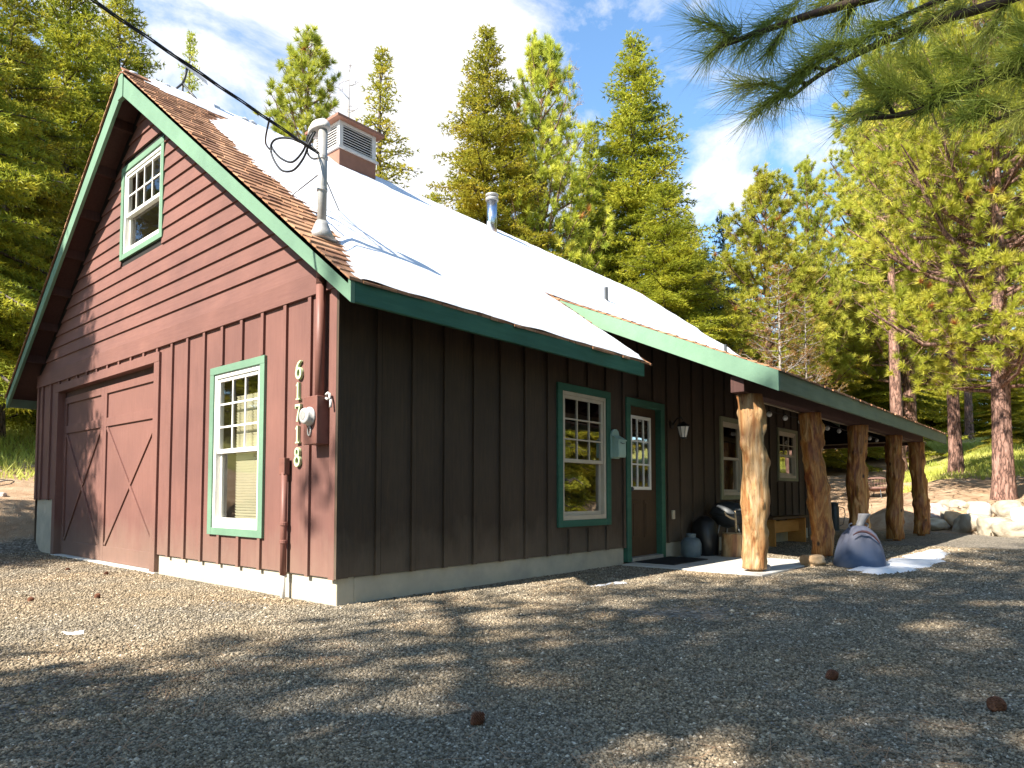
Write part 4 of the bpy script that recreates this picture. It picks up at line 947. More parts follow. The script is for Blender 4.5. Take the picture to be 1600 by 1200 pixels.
# bench
t = empty('bench', (9.75, -.28, -.22), 'low orange wooden bench against the wall under the small porch window', 'bench')
s = MB()
for k in range(3): s.box(8.75, 10.75, -.44 + k * .125, -.325 + k * .125, .255, .30)
s.build('seat', M['bench_top'], t, bev=.004)
for x in (8.88, 10.5): MB().box(x, x + .05, -.42, -.08, -.22, .253).build('leg', M['bench'], t, bev=.004)
MB().box(8.93, 10.5, -.30, -.26, .0, .22).build('stretcher', M['bench'], t, bev=.004)
# chopping block
t = empty('chopping_block', (6.50, -.66, -.212), 'upright sawn log chopping block half in sun in front of the grill', 'log')
MB().lathe([(.18, 0), (.172, .04), (.165, .18), (.168, .34), (.16, .365)], (6.50, -.66, -.235), 26, mod=lambda i, a: 1 + .04 * math.sin(3 * a) + .03 * math.sin(7 * a + 1)).build('bark', M['log'], t, smooth=True)
MB().lathe([(.157, 0), (.157, .003)], (6.50, -.66, .130), 26, mod=lambda i, a: 1 + .04 * math.sin(3 * a)).build('cut_face', M['log_end'], t)
o = MB().tube([(6.52, -.70, .13), (6.515, -.70, .30), (6.51, -.69, .46)], [.017, .015, .012], 8).tube([(6.515, -.70, .33), (6.42, -.66, .36), (6.33, -.63, .40), (6.30, -.62, .46)], [.015, .016, .014, .010], 8).build('forked_stick', M['log_end'], None, smooth=True); recenter(o)
tag(o, 'pale forked stick standing on the chopping block', 'stick')
# kettle grill
gx_, gy2 = 7.02, -.36
t = empty('kettle_grill', (gx_, gy2, -.22), 'dark kettle grill with silver lid handle behind the chopping block', 'grill')
MB().lathe([(.03, .0), (.14, .03), (.22, .10), (.26, .19), (.27, .21)], (gx_, gy2, .18), 26).build('bowl', M['dark_metal'], t, smooth=True)
lid = MB().lathe([(.285, 0), (.28, .03), (.25, .10), (.17, .17), (.06, .20), (.005, .205)], (gx_, gy2, .395), 26).build('lid', M['dark_metal'], t, smooth=True)
MB().tube([(gx_ - .17, gy2 - .20, .47), (gx_ - .19, gy2 - .26, .475), (gx_ + .03, gy2 - .31, .475), (gx_ + .04, gy2 - .24, .47)], .014, 8).build('handle', M['white_metal'], lid, smooth=True)
for k in range(3):
    a = 2.1 * k + .5; MB().tube([(gx_ + .15 * math.cos(a), gy2 + .15 * math.sin(a), .24), (gx_ + .28 * math.cos(a), gy2 + .28 * math.sin(a), -.22)], .012, 8).build('leg', M['grey_metal'], t, smooth=True)
o = MB().lathe([(.16, 0), (.19, .03), (.20, .30), (.17, .52), (.08, .60), (.02, .62)], (6.42, -.25, -.235), 22, mod=lambda i, a: 1 + .08 * math.sin(5 * a + i)).build('trash_bag', M['black'], None, smooth=True); recenter(o); tag(o, 'full black plastic bag against the wall left of the grill', 'bag')
t = empty('propane_tank', (5.98, -.28, -.22), 'small grey blue propane tank at the foundation beside the black bag', 'tank')
MB().lathe([(.10, 0), (.13, .03), (.15, .08), (.15, .22), (.12, .29), (.04, .32)], (5.98, -.24, -.235), 22).build('body', M['propane'], t, smooth=True)
MB().lathe([(.07, .0), (.07, .07), (.066, .07), (.066, .0)], (5.98, -.24, .06), 16).build('collar', M['propane'], t)
# chiminea
cx_, cy_ = 6.26, -2.44
t = empty('chiminea', (cx_, cy_, -.235), 'blue bell shaped chiminea with gathered top and tilted grey neck between the log posts', 'chiminea')
bd = MB().lathe([(.28, 0), (.315, .04), (.30, .14), (.275, .25), (.24, .35), (.195, .44), (.12, .515), (.065, .545)], (cx_, cy_, -.245), 48, mod=lambda i, a: 1 + (.10 * (i / 7) ** 2) * math.sin(13 * a) + .03 * math.sin(2 * a)).build('body', M['blue_cloth'], t, smooth=True)
MB().lathe([(.065, 0), (.052, .04), (.055, .10), (.07, .16), (.075, .175), (.05, .175)], (0, 0, 0), 18)
nk = MB().lathe([(.065, 0), (.050, .05), (.052, .11), (.072, .18), (.074, .195), (.05, .19)], (0, 0, 0), 18)
nk.v = [(cx_ + v[0] + v[2] * .30, cy_ + v[1] - v[2] * .32, .275 + v[2] * .93) for v in nk.v]; nk.build('neck', M['blue_neck'], t, smooth=True)
ar = MB(); pts = []
for k in range(17):
    q = k / 16; u = -.15 + .33 * q; v = .02 + .22 * math.sin(math.pi * (.28 + .62 * q))
    rr = .312 - .19 * max(0, v + .02) ** 1.2
    th_ = math.atan2(-.52, -.86) + u / rr
    pts.append((cx_ + rr * math.cos(th_), cy_ + rr * math.sin(th_), v))
ar.tube(pts, [.006 + .010 * math.sin(math.pi * k / 16) for k in range(17)], 8); ar.build('mouth_rim', M['rust_rim'], t, smooth=True)
hn = MB()
for s in (-1, 1): hn.tube([(cx_ + s * .06, cy_ + s * -.05, .285 + .03 * math.sin(q)) if False else (cx_ + s * (.07 + .035 * math.sin(q)), cy_ - s * (.06 + .03 * math.sin(q)), .30 + .03 * math.cos(q)) for q in [i * .6 for i in range(6)]], .010, 7)
hn.build('lug', M['blue_neck'], t, smooth=True)
# dark canister
t = empty('canister', (15.4, .42, -.22), 'tall dark grey cylindrical canister with a strap on the ground beyond the second post', 'canister')
MB().lathe([(.115, 0), (.12, .02), (.12, .60), (.10, .66), (.11, .67), (.11, .72), (.04, .74)], (15.4, .42, -.225), 22).build('body', M['dark_metal'], t, smooth=True)
MB().tube([(15.44, .31, .40), (15.46, .20, .36), (15.46, .17, .20), (15.44, .22, -.05), (15.44, .30, -.1)], .012, 7).build('strap', M['bark_dead'], t, smooth=True)
# fire pit
fx, fy = 24.0, 1.35; fz = T(fx, fy)
t = empty('fire_pit', (fx, fy, fz), 'round rusty steel fire pit with mesh lid on legs out in the yard', 'fire pit')
MB().lathe([(.15, .20), (.40, .28), (.42, .32), (.42, .36)], (fx, fy, fz), 24).build('bowl', M['fire_steel'], t, smooth=True)
g = MB()
for k in range(24):
    a = 2 * math.pi * k / 24; g.tube([(fx + .41 * math.cos(a), fy + .41 * math.sin(a), fz + .34), (fx + .36 * math.cos(a), fy + .36 * math.sin(a), fz + .66)], .006, 5)
for rr, z in ((.41, .36), (.385, .50), (.36, .66)): g.tube([(fx + rr * math.cos(a), fy + rr * math.sin(a), fz + z) for a in [i * math.pi / 12 for i in range(25)]], .010, 5)
g.lathe([(.36, .66), (.2, .72), (.02, .74)], (fx, fy, fz), 20)
g.build('spark_screen', M['fire_steel'], t)
for k in range(4):
    a = math.pi / 2 * k + .5; MB().tube([(fx + .36 * math.cos(a), fy + .36 * math.sin(a), fz + .30), (fx + .46 * math.cos(a), fy + .46 * math.sin(a), fz - .03)], .014, 6).build('leg', M['dark_metal'], t)
# string lights
t = empty('string_lights', (9, -.9, 1.95), 'string of clear round bulbs hanging in a row under the porch roof', 'string lights')
bx = [6.7, 7.4, 8.11, 8.87, 9.6, 10.4, 11.15, 11.87, 12.75, 13.5, 14.15]
pts = []
for i, x in enumerate(bx):
    pts.append((x, -.9, 2.03));
    if i < len(bx) - 1: pts.append(((x + bx[i + 1]) / 2, -.9, 2.015))
MB().tube(pts, .005, 5).build('cord', M['cable'], t)
for x in bx:
    b = MB(); b.lathe([(.002, 0), (.028, .008), (.042, .035), (.040, .06), (.02, .085), (.014, .09)], (x, -.9, 1.925), 16); o = b.build('bulb', M['bulb'], t, smooth=True)
    MB().lathe([(.016, 0), (.016, .03)], (x, -.9, 2.0), 10).build('socket', M['cable'], o)
# satellite dish on the ridge
t = empty('satellite_dish', (.45, H2, RZ(H2)), 'pale flat satellite dish on a dark forked mast at the roof ridge', 'satellite dish')
ps = MB(); ps.tube([(.43, H2, 6.14), (.46, H2, 6.26), (.49, H2, 6.42)], .018, 8)
ps.build('mast', M['dark_metal'], t, smooth=True)
for q in ((.30, H2 - .04, RZ(H2 - .04) + .04), (.62, H2 - .22, RZ(H2 - .22) + .02), (.52, H2 + .2, RZ(H2 + .2) + .02)): MB().tube([(.43, H2, 6.15), q], .014, 8).build('mast_leg', M['dark_metal'], t, smooth=True)
# rectangular dish plate, long edge falling to the right
a_, b_ = Vector((.27, H2 + .02, 6.53)), Vector((.72, H2 - .06, 6.30)); n_ = Vector((.25, .65, .6)).normalized(); s_ = Vector((-.04, -.13, -.13)) * -1
pp = [a_, b_, b_ - s_, a_ - s_]; pq = [p - n_ * .04 for p in pp]
MB().prism(pp, pq).build('reflector', M['grey_metal'], t, bev=.01)
# service cable and its pole
def cat(p, q, sag, n=24):
    p, q = Vector(p), Vector(q); return [p.lerp(q, i / n) - Vector((0, 0, sag * 4 * (i / n) * (1 - i / n))) for i in range(n + 1)]
PT = (-15.2, -1.0, 6.1); PM = (mx_ - .03, my_, 3.64)
t = empty('power_cable', PM, 'twisted black overhead power cable running to the roof service mast, with drip loops', 'cable')
base = cat(PM, PT, .02, 160); cb = MB()
for ph in (0, 2.09, 4.19):
    cb.tube([p + Vector((0, .009 * math.cos(i * .55 + ph), .009 * math.sin(i * .55 + ph))) for i, p in enumerate(base)], .0055, 7)
cb.build('span', M['cable'], t, smooth=True)
def smoothpts(P, n=6):
    P = [Vector(p) for p in P]; out = []
    for i in range(len(P) - 1):
        p0, p1, p2, p3 = P[max(i - 1, 0)], P[i], P[i + 1], P[min(i + 2, len(P) - 1)]
        for k in range(n):
            u = k / n; out.append(.5 * ((2 * p1) + (p2 - p0) * u + (2 * p0 - 5 * p1 + 4 * p2 - p3) * u * u + (3 * p1 - p0 - 3 * p2 + p3) * u ** 3))
    return out + [P[-1]]
lp = [(-.08, .27, 3.90), (-.1, .347, 3.858), (-.1, .425, 3.752), (-.1, .601, 3.705), (-.1, .787, 3.796), (-.1, .925, 3.915), (-.1, .974, 3.993), (-.1, .883, 4.017), (-.1, .661, 3.945), (-.1, .365, 3.795), (-.09, .20, 3.65)]
lp2 = [(-.08, .25, 3.89), (-.14, .271, 3.747), (-.14, .358, 3.645), (-.14, .521, 3.588), (-.14, .715, 3.65), (-.14, .864, 3.806), (-.14, .913, 3.932), (-.14, .835, 3.978), (-.13, .62, 3.92), (-.12, .30, 3.75), (-.10, .20, 3.65)]
lp3 = [(-.09, .30, 3.91), (-.16, .33, 3.80), (-.16, .38, 3.70), (-.15, .52, 3.66), (-.15, .70, 3.75), (-.16, .86, 3.90), (-.2, .80, 4.0), (-.3, .62, 3.70 + .05)]
dl = MB()
for l in (lp, lp2): dl.tube(smoothpts(l), .010, 7)
dl.tube(smoothpts([(-.07, .24, 3.90), (-.12, .30, 3.82), (-.12, .33, 3.70), (-.11, .26, 3.62), (-.08, .20, 3.62)]), .009, 7)
dl.tube(smoothpts([(-.58, .15, 3.74), (-.50, .35, 3.70), (-.35, .62, 3.78), (-.16, .90, 3.90)]), .008, 7)
dl.build('drip_loop', M['cable'], t, smooth=True)
t = empty('utility_pole', (-15.3, -1.0, -.235), 'tall wooden utility pole carrying the house power cable', 'utility pole')
MB().tube([(-15.3, -1, -.3), (-15.3, -1, 8)], [.16, .11], 12).build('pole', M['bark_dead'], t, smooth=True)
MB().box(-15.37, -15.25, -1.9, -.1, 6.9, 7.0).build('crossarm', M['bark_dead'], t)
# pine cones
def cone(x, y, r, lab, rot):
    t = MB(); n = 0
    for lay in range(9):
        ph = lay / 8; rr = r * math.sin(math.pi * (.12 + .80 * ph)) ** .8; h = (ph - .5) * r * 2.2; m = 11
        for k in range(m):
            a = 2 * math.pi * (k + .5 * (lay % 2)) / m; ca, sa = math.cos(a), math.sin(a)
            p0 = Vector((rr * .35 * ca, rr * .35 * sa, h)); tip = Vector((rr * 1.18 * ca, rr * 1.18 * sa, h + r * .30)); sd_ = Vector((-sa, ca, 0)) * (rr * .30)
            t.hexa([p0 - sd_ * .4, p0 + sd_ * .4, tip + sd_, tip - sd_, p0 - sd_ * .4 + Vector((0, 0, .1 * r)), p0 + sd_ * .4 + Vector((0, 0, .1 * r)), tip + sd_ + Vector((0, 0, .09 * r)), tip - sd_ + Vector((0, 0, .09 * r))])
    t.lathe([(.005, -r), (r * .3, -r * .8), (r * .4, 0), (r * .25, r * .8), (.005, r)], (0, 0, 0), 10)
    from mathutils import Euler
    E_ = Euler(rot).to_matrix(); t.v = [tuple(E_ @ Vector(v) + Vector((x, y, -.235 + r * .85))) for v in t.v]
    o = t.build('pine_cone', M['cone'], None, solid=False); recenter(o); return tag(o, lab, 'pine cone', 'pine cones on the gravel')
cone(.33, -3.78, .025, 'brown pine cone on the shaded gravel, the one nearest the house', (1.2, .5, .5))
cone(.25, -4.47, .031, 'reddish pine cone nearest the right edge of the photo', (1.0, .7, .9))
cone(-1.33, -2.90, .026, 'pine cone at the bottom edge of the gravel below the long wall', (.4, .9, 0))
rs = random.Random(21)
for k in range(8):
    x, y = rs.uniform(-2.0, -.2), rs.uniform(1.2, 5.6); c_ = cone(x, y, .022, 'tiny brown pine cone on the sunny gravel before the garage', (rs.random() * 3, rs.random(), rs.random()))
    c_['group'] = 'small cones before the garage door'
o = MB().add([(-1.86, .30, -.215), (-1.77, .27, -.222), (-1.75, .33, -.205), (-1.80, .38, -.218), (-1.87, .36, -.20)], [(0, 1, 2, 3, 4)]).build('paper_scrap', M['paper'], None, solid=False); recenter(o); tag(o, 'white crumpled paper scrap on the sunny gravel', 'litter')
o = MB().hexa([(-.52, 8.55, -.2), (-.30, 8.50, -.2), (-.28, 8.66, -.2), (-.48, 8.72, -.2), (-.50, 8.57, -.12), (-.33, 8.53, -.11), (-.31, 8.64, -.10), (-.46, 8.69, -.13)]).build('broken_block', M['white_metal'], None, bev=.01); recenter(o); tag(o, 'grey broken concrete block on the dirt at the far corner of the garage', 'block')

# ================================================================ TREES
def soup(tris, name, mat): 
    V = np.concatenate(tris, 0).reshape(-1, 3); return raw_mesh(name, V, np.arange(len(V)), 3, mat)
def norm(a): return a / np.maximum(np.linalg.norm(a, axis=-1, keepdims=True), 1e-9)
def needles(P, D, n, ln, w, spread, rg, fwd=.0):
    """n thin triangles at each point P (k,3) fanning round direction D"""
    k = len(P); d = norm(D)[:, None, :] * (1 + fwd) + rg.normal(size=(k, n, 3)) * spread; d = norm(d)
    l = ln * (.65 + .6 * rg.random((k, n, 1))); s = norm(np.cross(d, rg.normal(size=(k, n, 3)))) * w
    o = P[:, None, :] + rg.normal(size=(k, n, 3)) * ln * .05
    return np.stack([o - s, o + s, o + d * l], 2).reshape(-1, 3, 3)
def trunk_mesh(name, H, r, mat, seed, limbs=None, flare=1.25):
    rnd = random.Random(seed); mb = MB(); n = 16; k = 26
    wob = [(rnd.uniform(-.02, .02) * H * .25, rnd.uniform(-.02, .02) * H * .25) for _ in range(4)]
    P = []; Rr = []
    for i in range(k):
        t = (i / (k - 1)) ** 1.3; x = wob[0][0] * math.sin(t * 3) ; y = wob[1][1] * math.sin(t * 2.3)
        P.append((x, y, -.4 + (H + .4) * t)); Rr.append(r * ((1 - t) ** .85 + .02) * (1 + (flare - 1) * math.exp(-max(0, P[-1][2]) / .45)))
    mb.tube(P, Rr, n, twist=lambda i, j: 1 + .06 * math.sin(j * 2.1 + i * .7))
    for (p, q, m, r0) in (limbs or []): mb.tube([p, m, q], [r0, r0 * .7, r0 * .2], 5, cap=False)
    me = bpy.data.meshes.new(name); me.from_pydata([tuple(v) for v in mb.v], [], mb.f); me.materials.append(mat)
    me.polygons.foreach_set('use_smooth', [True] * len(me.polygons)); return me
def tpos(H, wobr, t): return 0, 0
def fir_tree(seed, H=18, Rb=2.6, h0=1.2, nb=230, leaf=.16, dens=1.0, droop=.25, mat='fir', gap=.0):
    rg = np.random.default_rng(seed); tris = []; limbs = []; ga = 2.399
    Ps, Ds = [], []
    for i in range(nb):
        t = (i + rg.random()) / nb; h = h0 + (H - h0) * (1 - (1 - t) ** 1.08) * .985
        f = 1 - (h - h0) / (H - h0); L_ = Rb * (f ** .78) * rg.uniform(.55, 1.15) + .12
        if rg.random() < gap: L_ *= .45
        a = i * ga + rg.normal() * .35; el = .75 - 1.05 * f ** .6 + rg.normal() * .12
        dr = np.array([math.cos(a) * math.cos(el), math.sin(a) * math.cos(el), math.sin(el)])
        m = max(3, int(L_ / .13 * dens))
        s = (np.arange(m) + .6) / m; s = .12 + .88 * s
        C_ = dr[None] * (L_ * s)[:, None]; C_[:, 2] += -droop * L_ * s ** 2 + .16 * L_ * s ** 3.5; C_[:, 2] += h
        side = np.array([-math.sin(a), math.cos(a), 0.])
        limbs.append(((0, 0, h), tuple(C_[-1]), tuple(C_[m // 2]), .012 + .014 * L_))
        # side twigs
        wl = L_ * .42 * (1 - s) ** .7 + .10
        for sg in (-1, 1):
            nt_ = np.maximum(1, (wl / .13 * dens).astype(int))
            for q in range(m):
                u = (np.arange(nt_[q]) + rg.random()) / nt_[q]
                d = norm((side * sg * .8 + dr * .6)[None])[0]
                p = C_[q] + d[None] * (wl[q] * u)[:, None]; p[:, 2] -= .22 * wl[q] * u ** 2 + rg.random(len(u)) * .05 - .02
                Ps.append(p); Ds.append(np.repeat(d[None], len(u), 0))
        Ps.append(C_); Ds.append(np.repeat(dr[None], m, 0))
    P = np.concatenate(Ps); D = np.concatenate(Ds)
    P = P + rg.normal(size=P.shape) * .035
    # elongated flat leaf sprays
    n = 5; k = len(P); d = norm(D[:, None, :] + rg.normal(size=(k, n, 3)) * .6 + np.array([0, 0, -.12])); l = leaf * (.6 + .8 * rg.random((k, n, 1)))
    s_ = norm(np.cross(d, np.array([0, 0, 1.]) + rg.normal(size=(k, n, 3)) * .6)) * leaf * .14
    o = P[:, None, :]; T3 = np.stack([o - s_, o + s_, o + d * l], 2).reshape(-1, 3, 3)
    return soup([T3], 'fir_crown', M[mat]), trunk_mesh('fir_trunk', H * .985, .010 * H + .04, M['bark_fir'], seed, limbs)
def pine_tree(seed, H=17, Rb=3.0, h0=4, nb=95, tuft=38, ln=.22, w=.011, mat='pine', tufts=1.0, open_=.0, r=.24, flat=.55):
    rg = np.random.default_rng(seed); limbs = []; Ps, Ds = [], []
    for i in range(nb):
        t = (i + rg.random()) / nb; h = h0 + (H - h0) * t; f = 1 - t
        prof = (f ** .55) * (1 - .45 * math.exp(-((h - h0) / 2.2) ** 2)) if h0 > 2 else f ** .65
        L_ = Rb * prof * rg.uniform(.55, 1.15) + .25
        a = i * 2.399 + rg.normal() * .4; el = .18 + .7 * t + rg.normal() * .16
        dr = np.array([math.cos(a) * math.cos(el), math.sin(a) * math.cos(el), math.sin(el)]); side = np.array([-math.sin(a), math.cos(a), 0])
        end = dr * L_; end[2] += .18 * L_; mid = dr * L_ * .55; mid[2] -= .05 * L_
        limbs.append(((0, 0, h), (end[0], end[1], h + end[2]), (mid[0], mid[1], h + mid[2]), .014 + .016 * L_))
        m = max(3, int(L_ * 7.5 * tufts))
        s = 1 - .72 * rg.random(m) ** 1.25; lat = rg.normal(size=m) * .34 * L_ * (1.15 - s) ** .5; up = rg.normal(size=m) * .12 * L_ * flat + .06
        p = np.array([0, 0, h]) + (dr[None] * (L_ * s)[:, None]) + side[None] * lat[:, None]; p[:, 2] += up + .18 * L_ * s ** 2 - .05
        d = norm(dr[None] * .7 + side[None] * np.sign(lat)[:, None] * .35 + np.array([0, 0, .55]) + rg.normal(size=(m, 3)) * .25)
        Ps.append(p); Ds.append(d)
        for q in range(0, m, 2):
            b0 = np.array([0, 0, h]) + dr * (L_ * max(.1, s[q] - .2)); limbs.append((tuple(b0), tuple(p[q]), tuple((b0 + p[q]) / 2 + np.array([0, 0, -.03])), .010))
    Ps.append(np.array([[0, 0, H + .05]])); Ds.append(np.array([[0, 0, 1.]]))
    P, D = np.concatenate(Ps), np.concatenate(Ds)
    return soup([needles(P, D, tuft, ln, w, .80, rg)], 'pine_crown', M[mat]), trunk_mesh('pine_trunk', H, r, M['bark_pine'], seed, limbs)
def bare_tree(seed, H, Rb, mat, leafn=0, leafmat='dead_pink', h0=2, nb=120):
    rg = np.random.default_rng(seed); limbs = []; Ps, Ds = [], []
    for i in range(nb):
        t = (i + rg.random()) / nb; h = h0 + (H - h0) * t; L_ = Rb * (1 - t) ** .7 * rg.uniform(.5, 1.1) + .15; a = i * 2.399; el = .35 + rg.normal() * .2
        dr = np.array([math.cos(a) * math.cos(el), math.sin(a) * math.cos(el), math.sin(el)]); e = dr * L_; m_ = dr * L_ * .5; m_[2] -= .06 * L_
        limbs.append(((0, 0, h), (e[0], e[1], h + e[2]), (m_[0], m_[1], h + m_[2]), .01 + .01 * L_))
        for q in range(max(2, int(L_ * 6))):
            s = rg.uniform(.25, 1); b0 = np.array([0, 0, h]) + dr * L_ * s; d = norm((dr + rg.normal(size=3) * .6)[None])[0]; l = .22 * L_ + .08
            e2 = b0 + d * l; limbs.append((tuple(b0), tuple(e2), tuple((b0 + e2) / 2), .006)); Ps.append(e2[None]); Ds.append(d[None]); Ps.append((b0 + d * l * .5)[None]); Ds.append(d[None])
    P, D = np.concatenate(Ps), np.concatenate(Ds)
    crown = soup([needles(P, D, max(leafn, 3), .12, .007, .8, rg)], 'dead_crown', M[leafmat]); return crown, trunk_mesh('dead_trunk', H, .007 * H + .03, M[mat], seed, limbs)
KIND = {
 'firA': fir_tree(1, 18, 3.7, 1.0, 300, .16), 'firB': fir_tree(2, 18, 4.0, .8, 320, .155, mat='fir_yellow', gap=.12),
 'firC': fir_tree(3, 18, 4.0, 2.5, 260, .18, dens=.9, gap=.2), 'firD': fir_tree(9, 18, 2.9, 1.0, 230, .155, dens=.8, mat='fir_yellow', gap=.25),
 'pineD': pine_tree(14, 17, 2.7, 8.5, 62, 60, .26, .012, tufts=1.0, r=.26),
 'firG': fir_tree(20, 18, 3.7, 2.0, 104, .245, dens=.52, gap=.3),
 'firE': fir_tree(12, 16, 4.4, 2.6, 290, .15, dens=1.0, mat='fir', gap=.2, droop=.32),
 'pineA': pine_tree(4, 17, 5.4, 3.0, 135, 84, .23, .0095, tufts=1.3, r=.27, flat=.9), 'pineB': pine_tree(5, 16, 3.0, 2.5, 95, 66, .27, .0125, tufts=1.1, r=.2),
 'pineC': pine_tree(6, 15, 3.6, 3.5, 110, 66, .27, .0125, tufts=1.2, r=.22), 'spruce': fir_tree(7, 12, 2.3, .5, 180, .16, mat='spruce', dens=.9, gap=.15),
 'dead': bare_tree(8, 12, 1.6, 'bark_dead', 4, 'dead_pink'), 'rust': bare_tree(10, 9, 1.9, 'bark_dead', 12, 'dead_leaf', nb=90), 'snag': bare_tree(11, 12, .8, 'bark_dead', 3, 'dead_pink', nb=40)}
BH = {'firA': 18, 'firB': 18, 'firC': 18, 'firG': 18, 'pineD': 17, 'firD': 18, 'firE': 16, 'pineA': 17, 'pineB': 16, 'pineC': 15, 'spruce': 12, 'dead': 12, 'rust': 9, 'snag': 12}
def tree(kind, x, y, h, label, name='fir_tree', cat='tree', group=None, wide=1.0, rot=None, mat=None):
    z = T(x, y); s = h / BH[kind]; t = empty(name, (x, y, z), label, cat, group)
    for me, nm in zip(KIND[kind], ('crown', 'trunk')):
        o = link(nm, me, t); sc = s * wide if nm == 'crown' else s * (wide + 1) / 2
        o.scale = (s * wide, s * wide, s)
        if nm == 'trunk': o.scale = (s * wide, s * wide, s)
    t.rotation_euler = (0, 0, rot if rot is not None else (x * 3.7 + y * 1.3) % 6.28); return t
fx = 'firs in the far woodland behind the house'
